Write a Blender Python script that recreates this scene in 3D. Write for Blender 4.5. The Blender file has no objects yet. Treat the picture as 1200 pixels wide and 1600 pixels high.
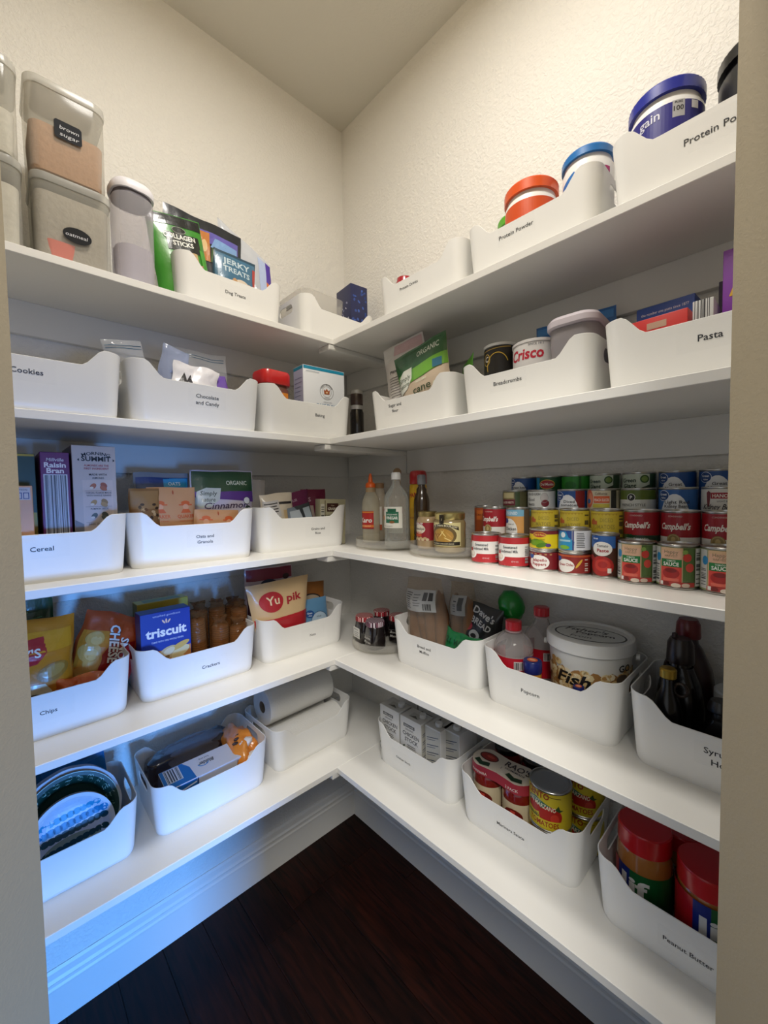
import bpy, bmesh, math, random
from mathutils import Vector, Matrix, noise
R = math.radians
scn = bpy.context.scene
COL = scn.collection
random.seed(7)

# ------------------------------------------------------------------ camera
CAM = Vector((-1.17917, -1.48050, 1.50724))
F_PX, PITCH, ROLL, YAW = 642.137, -0.0472612, -0.0159861, 0.81272
fw = Vector((math.cos(YAW)*math.cos(PITCH), math.sin(YAW)*math.cos(PITCH), math.sin(PITCH)))
rt = Vector((math.sin(YAW), -math.cos(YAW), 0)); up = rt.cross(fw)
rt2 = math.cos(ROLL)*rt + math.sin(ROLL)*up; up2 = -math.sin(ROLL)*rt + math.cos(ROLL)*up
cd = bpy.data.cameras.new('camera'); cam = bpy.data.objects.new('camera', cd); COL.objects.link(cam)
cd.sensor_fit = 'HORIZONTAL'; cd.sensor_width = 36.0; cd.lens = F_PX/1200*36.0; cd.clip_start = 0.02
m = Matrix((rt2, up2, -fw)).transposed().to_4x4(); m.translation = CAM
cam.matrix_world = m
scn.camera = cam

# ------------------------------------------------------------------ light and exposure
scn.view_settings.view_transform = 'Standard'; scn.view_settings.look = 'None'
scn.view_settings.gamma = 1.0; scn.view_settings.use_curve_mapping = False
scn.view_settings.exposure = 0.0
w = bpy.data.worlds.new('world'); scn.world = w; w.use_nodes = True
w.node_tree.nodes['Background'].inputs[0].default_value = (0.80, 0.83, 0.86, 1)
w.node_tree.nodes['Background'].inputs[1].default_value = 0.56
def area(name, loc, aim, sx, sy, power, color, shape='RECTANGLE'):
    l = bpy.data.lights.new(name, 'AREA'); l.shape = shape; l.size = sx; l.size_y = sy
    l.energy = power; l.color = color
    o = bpy.data.objects.new(name, l); COL.objects.link(o); o.location = loc
    o.rotation_euler = (Vector(aim)-Vector(loc)).to_track_quat('-Z', 'Y').to_euler()
    return o
area('ceiling_lamp_light', (-0.80, -1.00, 3.05), (-0.80, -1.00, 0), 0.30, 0.30, 15.5, (1.0, 0.96, 0.895), 'DISK')
area('added_shelf_fill_light', (-1.75, -2.20, 2.75), (-0.7, -0.9, 0.6), 0.7, 0.7, 43, (1.0, 0.955, 0.88))  # added fill lamp outside the doorway, unseen, brightens the lower shelves
win = area('kitchen_window_light', (-0.99, -4.0, 0.60), (-0.95, 0, 0.02), 0.5, 0.8, 19, (0.10, 0.36, 1.0)); win.data.spread = R(56)

# ------------------------------------------------------------------ helpers
def lin(h):
    h = h.lstrip('#'); c = [int(h[i:i+2], 16)/255 for i in (0, 2, 4)]
    return tuple((x/12.92 if x <= .04045 else ((x+.055)/1.055)**2.4) for x in c) + (1,)
_m = {}
def M(hexc, rough=.45, metal=0.0, bump=0.0, scale=60.0, coat=0.0, vary=0.0):
    k = (hexc, rough, metal, bump, scale, coat, vary)
    if k in _m: return _m[k]
    mt = bpy.data.materials.new('paint_' + hexc.lstrip('#')); mt.use_nodes = True
    nt = mt.node_tree; b = nt.nodes['Principled BSDF']
    b.inputs['Base Color'].default_value = lin(hexc); b.inputs['Roughness'].default_value = rough
    b.inputs['Metallic'].default_value = metal
    if coat: b.inputs['Coat Weight'].default_value = coat; b.inputs['Coat Roughness'].default_value = .12
    if bump or vary:
        tc = nt.nodes.new('ShaderNodeTexCoord'); nz = nt.nodes.new('ShaderNodeTexNoise')
        nz.inputs['Scale'].default_value = scale; nz.inputs['Detail'].default_value = 4
        nt.links.new(tc.outputs['Object'], nz.inputs['Vector'])
        if bump:
            bp = nt.nodes.new('ShaderNodeBump'); bp.inputs['Strength'].default_value = bump; bp.inputs['Distance'].default_value = .004
            nt.links.new(nz.outputs['Fac'], bp.inputs['Height']); nt.links.new(bp.outputs['Normal'], b.inputs['Normal'])
        if vary:
            mx = nt.nodes.new('ShaderNodeMixRGB'); c = lin(hexc)
            mx.inputs[1].default_value = tuple(x*(1-vary) for x in c[:3])+(1,); mx.inputs[2].default_value = tuple(min(1, x*(1+vary)) for x in c[:3])+(1,)
            nt.links.new(nz.outputs['Fac'], mx.inputs[0]); nt.links.new(mx.outputs[0], b.inputs['Base Color'])
    _m[k] = mt; return mt
def CLEAR(hexc='#ffffff', solid=.18, rough=.08, bump=0.0, scale=40, edge=.22):
    k = ('clear', hexc, solid, rough, bump, scale, edge)
    if k in _m: return _m[k]
    mt = bpy.data.materials.new('clear_plastic'); mt.use_nodes = True; nt = mt.node_tree
    b = nt.nodes['Principled BSDF']; out = nt.nodes['Material Output']
    b.inputs['Base Color'].default_value = lin(hexc); b.inputs['Roughness'].default_value = rough
    tr = nt.nodes.new('ShaderNodeBsdfTransparent'); tr.inputs[0].default_value = tuple(.5+.5*x for x in lin(hexc)[:3])+(1,)
    mx = nt.nodes.new('ShaderNodeMixShader'); lw = nt.nodes.new('ShaderNodeLayerWeight'); lw.inputs['Blend'].default_value = .35
    mr = nt.nodes.new('ShaderNodeMapRange'); mr.inputs['To Min'].default_value = solid; mr.inputs['To Max'].default_value = min(1, solid+edge)
    nt.links.new(lw.outputs['Facing'], mr.inputs['Value']); nt.links.new(mr.outputs[0], mx.inputs[0])
    nt.links.new(tr.outputs[0], mx.inputs[1]); nt.links.new(b.outputs[0], mx.inputs[2]); nt.links.new(mx.outputs[0], out.inputs[0])
    if bump:
        tc = nt.nodes.new('ShaderNodeTexCoord'); nz = nt.nodes.new('ShaderNodeTexNoise'); nz.inputs['Scale'].default_value = scale
        bp = nt.nodes.new('ShaderNodeBump'); bp.inputs['Strength'].default_value = bump; bp.inputs['Distance'].default_value = .01
        nt.links.new(tc.outputs['Object'], nz.inputs['Vector']); nt.links.new(nz.outputs['Fac'], bp.inputs['Height']); nt.links.new(bp.outputs['Normal'], b.inputs['Normal'])
    _m[k] = mt; return mt

def link(name, me, parent=None, loc=None, rot=None, label=None, cat=None, group=None, kind=None):
    o = bpy.data.objects.new(name, me); COL.objects.link(o)
    if parent: o.parent = parent
    if loc: o.location = loc
    if rot: o.rotation_euler = rot
    if label: o['label'] = label
    if cat: o['category'] = cat
    if group: o['group'] = group
    if kind: o['kind'] = kind
    return o
def thing(name, label, cat, loc, rz=0, rx=0, ry=0, group=None):
    return link(name, None, None, loc, (R(rx), R(ry), R(rz)), label, cat, group)
def mesh(bm, mats, smooth=35):
    me = bpy.data.meshes.new('mesh'); bmesh.ops.recalc_face_normals(bm, faces=bm.faces); bm.to_mesh(me); bm.free()
    for x in (mats if isinstance(mats, (list, tuple)) else [mats]): me.materials.append(x)
    if smooth:
        me.shade_smooth(); me.set_sharp_from_angle(angle=R(smooth))
    return me
def obj(name, bm, mats, parent=None, smooth=35, **kw): return link(name, mesh(bm, mats, smooth), parent, **kw)

def box(w, d, h, bev=0, z0=0, x0=0, y0=0, seg=2, bm=None):
    b2 = bmesh.new(); bmesh.ops.create_cube(b2, size=1)
    bmesh.ops.scale(b2, vec=(w, d, h), verts=b2.verts); bmesh.ops.translate(b2, vec=(x0, y0, z0+h/2), verts=b2.verts)
    if bev: bmesh.ops.bevel(b2, geom=b2.edges[:], offset=bev, segments=seg, affect='EDGES', profile=.5)
    if bm is None: return b2
    join(bm, b2); return bm
def join(bm, b2, mi=0):
    vs = [bm.verts.new(v.co) for v in b2.verts]; b2.verts.index_update()
    for f in b2.faces:
        try: nf = bm.faces.new([vs[v.index] for v in f.verts]); nf.material_index = f.material_index+mi
        except ValueError: pass
    b2.free()
def prism(poly, z0, z1):
    bm = bmesh.new(); a = [bm.verts.new((x, y, z0)) for x, y in poly]; b = [bm.verts.new((x, y, z1)) for x, y in poly]
    n = len(poly); bm.faces.new(a); bm.faces.new(b)
    for i in range(n): bm.faces.new((a[i], a[(i+1) % n], b[(i+1) % n], b[i]))
    return bm
def lathe(prof, n=48, bm=None):
    bm = bm or bmesh.new(); rings = []
    for r, z in prof:
        if r < 1e-5: rings.append([bm.verts.new((0, 0, z))])
        else: rings.append([bm.verts.new((r*math.cos(2*math.pi*i/n), r*math.sin(2*math.pi*i/n), z)) for i in range(n)])
    for a, b in zip(rings, rings[1:]):
        for i in range(n):
            j = (i+1) % n
            if len(a) == 1 and len(b) > 1: bm.faces.new((a[0], b[i], b[j]))
            elif len(b) == 1 and len(a) > 1: bm.faces.new((a[i], a[j], b[0]))
            elif len(a) > 1: bm.faces.new((a[i], a[j], b[j], b[i]))
    return bm
def rrect(w, d, r, n=6):
    pts = []
    for cx, cy, a0 in ((w/2-r, d/2-r, 0), (-w/2+r, d/2-r, 90), (-w/2+r, -d/2+r, 180), (w/2-r, -d/2+r, 270)):
        for i in range(n+1):
            a = R(a0+90*i/n); pts.append((cx+r*math.cos(a), cy+r*math.sin(a)))
    return pts
def loft(secs, n=6, cap=True):
    """secs: (w, d, r, z[, x, y]) rounded rectangles stacked along z"""
    bm = bmesh.new(); rings = []
    for s in secs:
        ww, dd, rr, z = s[:4]; x0, y0 = (s[4], s[5]) if len(s) > 4 else (0, 0)
        rings.append([bm.verts.new((x+x0, y+y0, z)) for x, y in rrect(ww, dd, min(rr, ww/2-1e-4, dd/2-1e-4), n)])
    k = len(rings[0])
    for a, b in zip(rings, rings[1:]):
        for i in range(k): bm.faces.new((a[i], a[(i+1) % k], b[(i+1) % k], b[i]))
    if cap: bm.faces.new(rings[0]); bm.faces.new(rings[-1])
    return bm
def tube(pts, r, n=8, closed=False):
    bm = bmesh.new(); rings = []; P = [Vector(p) for p in pts]
    for i, p in enumerate(P):
        a = P[i-1] if (i > 0 or closed) else p; b = P[(i+1) % len(P)] if (i < len(P)-1 or closed) else p
        t = (b-a).normalized(); u = t.orthogonal().normalized() if i == 0 else (u - t*u.dot(t)).normalized(); v = t.cross(u)
        rings.append([bm.verts.new(p + r*(u*math.cos(2*math.pi*k/n)+v*math.sin(2*math.pi*k/n))) for k in range(n)])
    pr = list(zip(rings, rings[1:])) + ([(rings[-1], rings[0])] if closed else [])
    for a, b in pr:
        for k in range(n): bm.faces.new((a[k], a[(k+1) % n], b[(k+1) % n], b[k]))
    if not closed: bm.faces.new(rings[0]); bm.faces.new(rings[-1])
    return bm
def blob(rx, ry, rz, amp=.1, freq=3, seed=0, sub=3, z0=0):
    bm = bmesh.new(); bmesh.ops.create_icosphere(bm, subdivisions=sub, radius=1)
    for v in bm.verts:
        n = noise.noise(v.co*freq + Vector((seed*7.1, seed*3.3, seed))) 
        c = v.co*(1+amp*n); v.co = Vector((c.x*rx, c.y*ry, c.z*rz+z0))
    return bm

# ---- flat print mapped on a surface
_tc = {}
_fc = bpy.data.curves.new('type', 'FONT'); _fo = bpy.data.objects.new('type', _fc)
def glyphs(s, bold):
    k = (s, bold)
    if k not in _tc:
        _fc.body = s; _fc.size = 1; _fc.offset = bold*.02; _fc.resolution_u = 2; _fc.align_x = 'LEFT'
        me = bpy.data.meshes.new_from_object(_fo)
        vs = [(v.co.x, v.co.y) for v in me.vertices]; fs = [tuple(p.vertices) for p in me.polygons]; bpy.data.meshes.remove(me)
        _tc[k] = (vs, fs)
    return _tc[k]
class Print:
    """2D shapes (metres) laid as ink on a surface: surf(u, v, off) -> 3D"""
    def __init__(s, surf, step=0, vstep=0, base=.0003): s.surf = surf; s.step = step; s.vs = vstep; s.it = []; s.n = 0; s.base = base
    def _add(s, vs, fs, c, lay=True): s.it.append((vs, fs, c, s.n)); s.n += 1 if lay else 0; return s
    def rect(s, u0, v0, u1, v1, c, lay=True): return s._add([(u0, v0), (u1, v0), (u1, v1), (u0, v1)], [(0, 1, 2, 3)], c, lay)
    def poly(s, pts, c, lay=True): return s._add(list(pts), [tuple(range(len(pts)))], c, lay)
    def ell(s, u, v, a, b, c, n=24, rot=0, lay=True, a0=0, a1=360):
        ca, sa = math.cos(R(rot)), math.sin(R(rot)); p = []
        for i in range(n):
            t = R(a0+(a1-a0)*i/(n if a1-a0 >= 360 else n-1)); x, y = a*math.cos(t), b*math.sin(t); p.append((u+x*ca-y*sa, v+x*sa+y*ca))
        return s.poly(p, c, lay)
    def ring(s, u, v, a, b, t, c, n=32, lay=True, a0=0, a1=360):
        vs = []; fs = []
        full = a1-a0 >= 360; cnt = n if full else n+1
        for i in range(cnt):
            th = R(a0+(a1-a0)*i/n); vs += [(u+a*math.cos(th), v+b*math.sin(th)), (u+(a-t)*math.cos(th), v+(b-t)*math.sin(th))]
        for i in range(n): j = (i+1) % cnt; fs.append((2*i, 2*j, 2*j+1, 2*i+1))
        return s._add(vs, fs, c, lay)
    def line(s, u0, v0, u1, v1, t, c, lay=False):
        dx, dy = u1-u0, v1-v0; L = math.hypot(dx, dy) or 1; nx, ny = -dy/L*t/2, dx/L*t/2
        return s.poly([(u0-nx, v0-ny), (u1-nx, v1-ny), (u1+nx, v1+ny), (u0+nx, v0+ny)], c, lay)
    def text(s, st, u, v, cap, c, bold=0, shear=0, w=None, al='c', rot=0, arc=0, lay=True, sx=1.0):
        vs, fs = glyphs(st, bold)
        if not vs: return s
        k = cap/.72; x0 = min(a for a, b in vs); x1 = max(a for a, b in vs); kx = k*sx
        if w: kx = w/(x1-x0)
        mid = {'c': (x0+x1)/2, 'l': x0, 'r': x1}[al]; ca, sa = math.cos(R(rot)), math.sin(R(rot)); o = []
        for a, b in vs:
            x = (a-mid)*kx + b*k*shear; y = b*k
            if arc: th = x/arc; x, y = (arc+y)*math.sin(th), (arc+y)*math.cos(th)-arc
            o.append((u+x*ca-y*sa, v+x*sa+y*ca))
        return s._add(o, fs, c, lay)
    def lines(s, u0, u1, v0, v1, n, c, t=.0012, ragged=.3):
        for i in range(n):
            v = v1-(v1-v0)*(i+.5)/n; e = u1-(u1-u0)*ragged*random.random(); s.rect(u0, v-t/2, e, v+t/2, c, False)
        s.n += 1; return s
    def bars(s, u0, u1, v0, v1, n, c, vert=True):
        x = 0.0; ws = [random.choice((1, 1, 2, 3)) for _ in range(2*n)]; tot = sum(ws)
        for i, q in enumerate(ws):
            if i % 2 == 0:
                a, b = x/tot, (x+q)/tot
                if vert: s.rect(u0+(u1-u0)*a, v0, u0+(u1-u0)*b, v1, c, False)
                else: s.rect(u0, v0+(v1-v0)*a, u1, v0+(v1-v0)*b, c, False)
            x += q
        s.n += 1; return s
    def build(s, name, parent, rough=.4, label=None, clip=None, bump=0, coat=0):
        mats = []; out = bmesh.new()
        for vs, fs, c, ly in s.it:
            mt = c if not isinstance(c, str) else M(c, rough, bump=bump, coat=coat)
            if mt not in mats: mats.append(mt)
            mi = mats.index(mt); b = bmesh.new(); bv = [b.verts.new((x, y, 0)) for x, y in vs]
            for f in fs:
                try: b.faces.new([bv[i] for i in f])
                except ValueError: pass
            for ax, st in ((0, s.step), (1, s.vs)):
                if not st: continue
                lo = min(v.co[ax] for v in b.verts); hi = max(v.co[ax] for v in b.verts)
                if hi-lo < st*.8: continue
                k = math.ceil(lo/st)
                while k*st < hi-1e-6:
                    if k*st > lo+1e-6:
                        no = [0, 0, 0]; no[ax] = 1; co = [0, 0, 0]; co[ax] = k*st
                        bmesh.ops.bisect_plane(b, geom=b.verts[:]+b.edges[:]+b.faces[:], plane_co=co, plane_no=no)
                    k += 1
            if clip:
                for co, no in clip:
                    bmesh.ops.bisect_plane(b, geom=b.verts[:]+b.edges[:]+b.faces[:], plane_co=co+(0,), plane_no=no+(0,), clear_outer=True)
            b.verts.index_update(); off = s.base+ly*.00014
            nv = [out.verts.new(s.surf(v.co.x, v.co.y, off)) for v in b.verts]
            for f in b.faces:
                try: nf = out.faces.new([nv[v.index] for v in f.verts]); nf.material_index = mi
                except ValueError: pass
            b.free()
        me = bpy.data.meshes.new('print'); out.to_mesh(me); out.free()
        for x in mats: me.materials.append(x)
        return link(name, me, parent, label=label)
def cyl(r, z0=0):
    return lambda u, v, o: ((r+o)*math.sin(u/r), -(r+o)*math.cos(u/r), v+z0)
def cone(rf):  # rf(v) radius at height v; u measured at v's own radius
    return lambda u, v, o: ((rf(v)+o)*math.sin(u/rf(v)), -(rf(v)+o)*math.cos(u/rf(v)), v)
def front(y): return lambda u, v, o: (u, y-o, v)
def leftf(x): return lambda u, v, o: (x-o, -u, v)
def topf(z): return lambda u, v, o: (u, v, z+o)
# side 'L' = on the left wall, facing the room; 'R' = on the right wall
Z = [0, .58337, .95538, 1.32033, 1.68618, 2.04936]
T = .0191
def P(side, k, a, d, z=0): return (a, d, Z[k]+z) if side == 'L' else (d, a, Z[k]+z)
RZ = {'L': 0, 'R': -90}

# ------------------------------------------------------------------ structure
def wallmat(name, hexc, bump=.35, scale=95, rough=.6):
    mt = bpy.data.materials.new(name); mt.use_nodes = True; nt = mt.node_tree; b = nt.nodes['Principled BSDF']
    b.inputs['Base Color'].default_value = lin(hexc); b.inputs['Roughness'].default_value = rough
    tc = nt.nodes.new('ShaderNodeTexCoord'); nz = nt.nodes.new('ShaderNodeTexNoise'); nz.inputs['Scale'].default_value = scale
    nz.inputs['Detail'].default_value = 3; nz.inputs['Distortion'].default_value = .6
    cr = nt.nodes.new('ShaderNodeValToRGB'); cr.color_ramp.elements[0].position = .42; cr.color_ramp.elements[1].position = .62
    bp = nt.nodes.new('ShaderNodeBump'); bp.inputs['Strength'].default_value = bump; bp.inputs['Distance'].default_value = .004
    nt.links.new(tc.outputs['Object'], nz.inputs['Vector']); nt.links.new(nz.outputs['Fac'], cr.inputs[0]); nt.links.new(cr.outputs[0], bp.inputs['Height'])
    nt.links.new(bp.outputs['Normal'], b.inputs['Normal']); return mt
WALL = wallmat('white_orange_peel_wall', '#ebe8e1'); CEIL = wallmat('ceiling_paint', '#dcd8cc', .1)
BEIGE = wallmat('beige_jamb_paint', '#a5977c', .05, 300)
TRIM = M('#e6e4de', .35); SHELF = M('#efede7', .38, bump=.02, scale=220)
ZC = 3.0916; XL = -1.65; YR = -1.66
def struct(name, bm, mt, **kw): return obj(name, bm, mt, smooth=0, kind='structure', **kw)
PL = Vector((-1.1613, -.9466)); PR = Vector((-.6611, -1.4202)); DG = (PR-PL).normalized(); FN = Vector((DG.y, -DG.x))
if FN.dot(Vector((1, 1))) > 0: FN = -FN      # towards the camera
AL = PL - DG*((PL.x-XL)/DG.x); AR = PR + DG*((YR-PR.y)/DG.y)
struct('wall_left', prism([(XL-.1, 0), (XL-.1, .1), (.1, .1), (0, 0)], 0, ZC), WALL)
struct('wall_right', prism([(0, 0), (.1, .1), (.1, YR-.1), (0, YR-.1)], 0, ZC), WALL)
struct('wall_left_end', prism([(XL-.1, AL.y-.05), (XL, AL.y), (XL, 0), (XL-.1, 0)], 0, ZC), WALL)
struct('wall_right_end', prism([(AR.x, YR), (0, YR), (0, YR-.1), (AR.x-.0, YR-.1)], 0, ZC), WALL)
def quad(a, b, t): return [tuple(a), tuple(b), tuple(b+FN*t), tuple(a+FN*t)]
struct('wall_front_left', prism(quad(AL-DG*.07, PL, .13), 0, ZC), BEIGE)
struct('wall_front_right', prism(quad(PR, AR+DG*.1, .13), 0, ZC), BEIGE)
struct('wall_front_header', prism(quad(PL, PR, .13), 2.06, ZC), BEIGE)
struct('ceiling', prism([(XL-.1, .1), (.1, .1), (.1, YR-.1), (-.3, YR-.25), (-1.35, -1.35), (XL-.1, AL.y-.2)], ZC, ZC+.08), CEIL)
def extr(prof, a, b, inward):
    """profile (offset, z) swept from a to b"""
    bm = bmesh.new(); A = [bm.verts.new((a[0]+inward[0]*o, a[1]+inward[1]*o, z)) for o, z in prof]; B = [bm.verts.new((b[0]+inward[0]*o, b[1]+inward[1]*o, z)) for o, z in prof]
    n = len(prof); bm.faces.new(A); bm.faces.new(B)
    for i in range(n): bm.faces.new((A[i], A[(i+1) % n], B[(i+1) % n], B[i]))
    return bm
BP = [(0, 0), (.015, 0), (.015, .098), (.0155, .104), (.012, .110), (.012, .118), (.0145, .123), (.010, .131), (.008, .148), (.0035, .156), (0, .156)]
struct('baseboard_left', extr(BP, (XL, 0), (0, 0), (0, -1)), TRIM)
struct('baseboard_right', extr(BP, (0, 0), (0, YR), (-1, 0)), TRIM)
# floor: dark wood planks laid parallel to the right wall
struct('floor', prism([(-4, .1), (.1, .1), (.1, -5.5), (-4, -5.5)], -.05, -.004), M('#120a07', .6))
FLOOR = bpy.data.objects['floor']
def woodmat(i):
    mt = bpy.data.materials.new('dark_plank'); mt.use_nodes = True; nt = mt.node_tree; b = nt.nodes['Principled BSDF']
    tc = nt.nodes.new('ShaderNodeTexCoord'); mp = nt.nodes.new('ShaderNodeMapping'); mp.inputs['Scale'].default_value = (26, 2.2, 1); mp.inputs['Location'].default_value = (i*3.7, i*1.3, 0)
    nz = nt.nodes.new('ShaderNodeTexNoise'); nz.inputs['Scale'].default_value = 2.5; nz.inputs['Detail'].default_value = 7; nz.inputs['Distortion'].default_value = 1.2
    cr = nt.nodes.new('ShaderNodeValToRGB'); e = cr.color_ramp.elements
    e[0].position = .33; e[0].color = lin(('#080302', '#0b0402', '#070201')[i % 3]); e[1].position = .72; e[1].color = lin(('#2c1007', '#331208', '#260d06')[i % 3])
    bp = nt.nodes.new('ShaderNodeBump'); bp.inputs['Strength'].default_value = .12; bp.inputs['Distance'].default_value = .002
    for a, c in ((tc.outputs['Object'], mp.inputs[0]), (mp.outputs[0], nz.inputs['Vector']), (nz.outputs['Fac'], cr.inputs[0]), (cr.outputs[0], b.inputs['Base Color']), (nz.outputs['Fac'], bp.inputs['Height']), (bp.outputs[0], b.inputs['Normal'])): nt.links.new(a, c)
    b.inputs['Roughness'].default_value = .5; b.inputs['Specular IOR Level'].default_value = .22; return mt
WOOD = [woodmat(i) for i in range(3)]
pw = .127; idx = 0
for i in range(15):
    x0 = -i*pw; y = .1 - random.random()*.8
    segs = [(.09, y-.25)]; yy = y-.25
    while yy > -2.3: L = .75+random.random()*.7; segs.append((yy, yy-L)); yy -= L
    for a, b in segs:
        bm = box(pw-.0016, (a-b)-.0012, .008, .0008, -.008, x0-pw/2+.05, (a+b)/2, 1)
        obj('plank', bm, WOOD[idx % 3], FLOOR, smooth=0); idx += 1

# shelves
names = ['', 'lowest', 'second from the floor', 'middle', 'fourth from the floor', 'top']
YF = {k: (-.2937 if k == 5 else -.3863) for k in range(1, 6)}; XF = {k: (-.2883 if k == 5 else -.3801) for k in range(1, 6)}
for k in range(1, 6):
    bm = box(-XL, -YF[k], T, .0012, 0, XL/2, YF[k]/2, 1)
    s = obj('shelf_board', bm, SHELF, smooth=0, loc=(0, 0, Z[k]-T), label='long white painted board along the left wall, %s of its five shelves' % names[k], cat='shelf', group='white pantry shelves')
    obj('cleat', box(-XL, .019, .088, .0012, -.088, XL/2, -.0095, 1), TRIM, s, smooth=0)
    bm = box(.065, -XF[k]+.012, .019, .004, -.019, 0, 0, 2); bmesh.ops.rotate(bm, verts=bm.verts, matrix=Matrix.Rotation(R(90), 3, 'Z')); bmesh.ops.translate(bm, verts=bm.verts, vec=(XF[k]/2-.012, YF[k]+.034, 0))
    obj('support_batten', bm, TRIM, s, smooth=0)
    obj('cleat', box(.019, -YF[k]-.03, .088, .0012, -.088, -.0095, YF[k]/2-.012, 1), TRIM, s, smooth=0)
    L = -YR + YF[k] - .0006
    bm = box(-XF[k], L, T, .0012, 0, XF[k]/2, (YR+YF[k]-.0006)/2, 1)
    s = obj('shelf_board', bm, SHELF, smooth=0, loc=(0, 0, Z[k]-T), label='long white painted board along the right wall, %s of its five shelves' % names[k], cat='shelf', group='white pantry shelves')
    obj('cleat', box(.019, L, .088, .0012, -.088, -.0095, (YR+YF[k]-.0006)/2, 1), TRIM, s, smooth=0)

# ------------------------------------------------------------------ storage bins
BW, BD_, BH = .334, .238, .145
def ztop(x, side):
    if side: return BH
    ax = abs(x); a, b = .088, .132
    t = min(1, max(0, (ax-a)/(b-a))); t = t*t*(3-2*t); return .107+(BH-.107)*t
def bin_mesh():
    n = 7; th = .0026; lv = 12
    def ring(inset, f, floor_z):
        ww = .312+(BW-.312)*f-2*inset; dd = .214+(BD_-.214)*f-2*inset; r = .030+.006*f-inset
        return rrect(ww, dd, r, n)
    # perimeter parameterised finely along the straight long runs
    def dense(pts):
        out = []
        for i, p in enumerate(pts):
            q = pts[(i+1) % len(pts)]; out.append(p); L = math.hypot(q[0]-p[0], q[1]-p[1])
            if L > .05:
                k = 26
                for j in range(1, k): out.append((p[0]+(q[0]-p[0])*j/k, p[1]+(q[1]-p[1])*j/k))
        return out
    top = dense(ring(0, 1, 0)); K = len(top)
    zt = [ztop(x, abs(y) < BD_/2-.03) for x, y in top]
    bm = bmesh.new(); outer = []; inner = []
    for inset, store, z0 in ((0, outer, 0), (th, inner, th)):
        for l in range(lv+1):
            rr = []
            for i in range(K):
                z = z0+(zt[i]-z0)*l/lv; f = z/BH
                if inset == 0 and l == 0: f = -.25
                pts = None; rr.append((i, z, f))
            # evaluate position at each f
            row = []
            for i, z, f in rr:
                a = _bp(f, inset, i, dense, ring); row.append(bm.verts.new((a[0], a[1], z)))
            store.append(row)
        if inset == 0:
            mid = [bm.verts.new((v.co.x*1.012, v.co.y*1.016, .004)) for v in outer[0]]
            outer.insert(1, mid)
    for st in (outer, inner):
        for a, b in zip(st, st[1:]):
            for i in range(K): bm.faces.new((a[i], a[(i+1) % K], b[(i+1) % K], b[i]))
        bm.faces.new(st[0])
    lip = []
    for i in range(K):
        o, q = outer[-1][i].co, inner[-1][i].co; lip.append(bm.verts.new(((o.x+q.x)/2, (o.y+q.y)/2, o.z+.001)))
    for i in range(K):
        j = (i+1) % K
        bm.faces.new((outer[-1][i], outer[-1][j], lip[j], lip[i])); bm.faces.new((lip[i], lip[j], inner[-1][j], inner[-1][i]))
    return bm
_ringc = {}
def _bp(f, inset, i, dense, ring):
    k = (round(f, 3), inset)
    if k not in _ringc: _ringc[k] = dense(ring(inset, f, 0))
    return _ringc[k][i]
WHITE = M('#efeeea', .32, bump=.015, scale=180)
bm = bin_mesh(); tmp = obj('tmp', bm, WHITE)
cut = bmesh.new()
for sx in (-1, 1):
    b2 = loft([(.088, .030, .0145, 0), (.088, .030, .0145, .06)], 6); bmesh.ops.rotate(b2, verts=b2.verts, matrix=Matrix.Rotation(R(90), 3, 'Z') @ Matrix.Rotation(R(90), 3, 'X'))
    bmesh.ops.translate(b2, verts=b2.verts, vec=(sx*.16-.03, 0, .115)); join(cut, b2)
cutter = obj('cut', cut, WHITE, smooth=0)
md = tmp.modifiers.new('b', 'BOOLEAN'); md.object = cutter; md.operation = 'DIFFERENCE'; md.solver = 'EXACT'
bpy.context.view_layer.update()
BIN = bpy.data.meshes.new_from_object(tmp.evaluated_get(bpy.context.evaluated_depsgraph_get()))
BIN.name = 'bin_shell'; bpy.data.objects.remove(tmp); bpy.data.objects.remove(cutter)
for p in BIN.polygons: p.use_smooth = True
BIN.set_sharp_from_angle(angle=R(40))
FILM = CLEAR('#ffffff', .02, .1, edge=.03); INK = '#22242a'
def face_y(v): return -(.107+.012*(v/BH))
def bin_(side, k, a, f, words, label, lu=0, lv=.066, cap=.0095, yaw=0, film=1, kind=0):
    loc = P(side, k, a, f+BD_/2)
    t = link('storage_bin', BIN, None, loc, (0, 0, R(RZ[side]+yaw)), 'white plastic bin '+label, 'bin', 'white plastic storage bins')
    if words:
        pr = Print(lambda u, v, o: (u, face_y(v)-o+.0002, v))
        hw = .048; hh = .021
        if film: pr.rect(lu-hw, lv-hh, lu+hw, lv+hh+.004, FILM)
        n = len(words); pr.n += 2
        for i, s in enumerate(words): pr.text(s, lu, lv-cap*.5+((n-1)/2-i)*cap*1.75, cap, INK, bold=.35, sx=1.06, lay=False)
        pr.build('bin_label', t, rough=.5)
    return t
bin_('L', 1, -1.108, -.300, None, 'holding paper plates, on the lowest left shelf')
bin_('L', 1, -.7425, -.297, None, 'holding a wrap carton and an orange bag, on the lowest left shelf')
bin_('L', 1, -.388, -.285, None, 'holding two paper towel rolls', yaw=2)
bin_('L', 2, -1.108, -.287, ['Chips'], 'reading Chips, full of snack bags', -.002, .064)
bin_('L', 2, -.761, -.280, ['Crackers'], 'reading Crackers, beside the Chips bin', .020, .057)
bin_('L', 2, -.410, -.280, ['Nuts'], 'reading Nuts, right of the Crackers bin', .021, .059, .0085)
bin_('L', 3, -1.108, -.322, ['Cereal'], 'reading Cereal, below the Cookies bin', .0, .076, .0105)
bin_('L', 3, -.767, -.310, ['Oats and', 'Granola'], 'reading Oats and Granola', .021, .066, .0088, yaw=-5)
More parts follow.
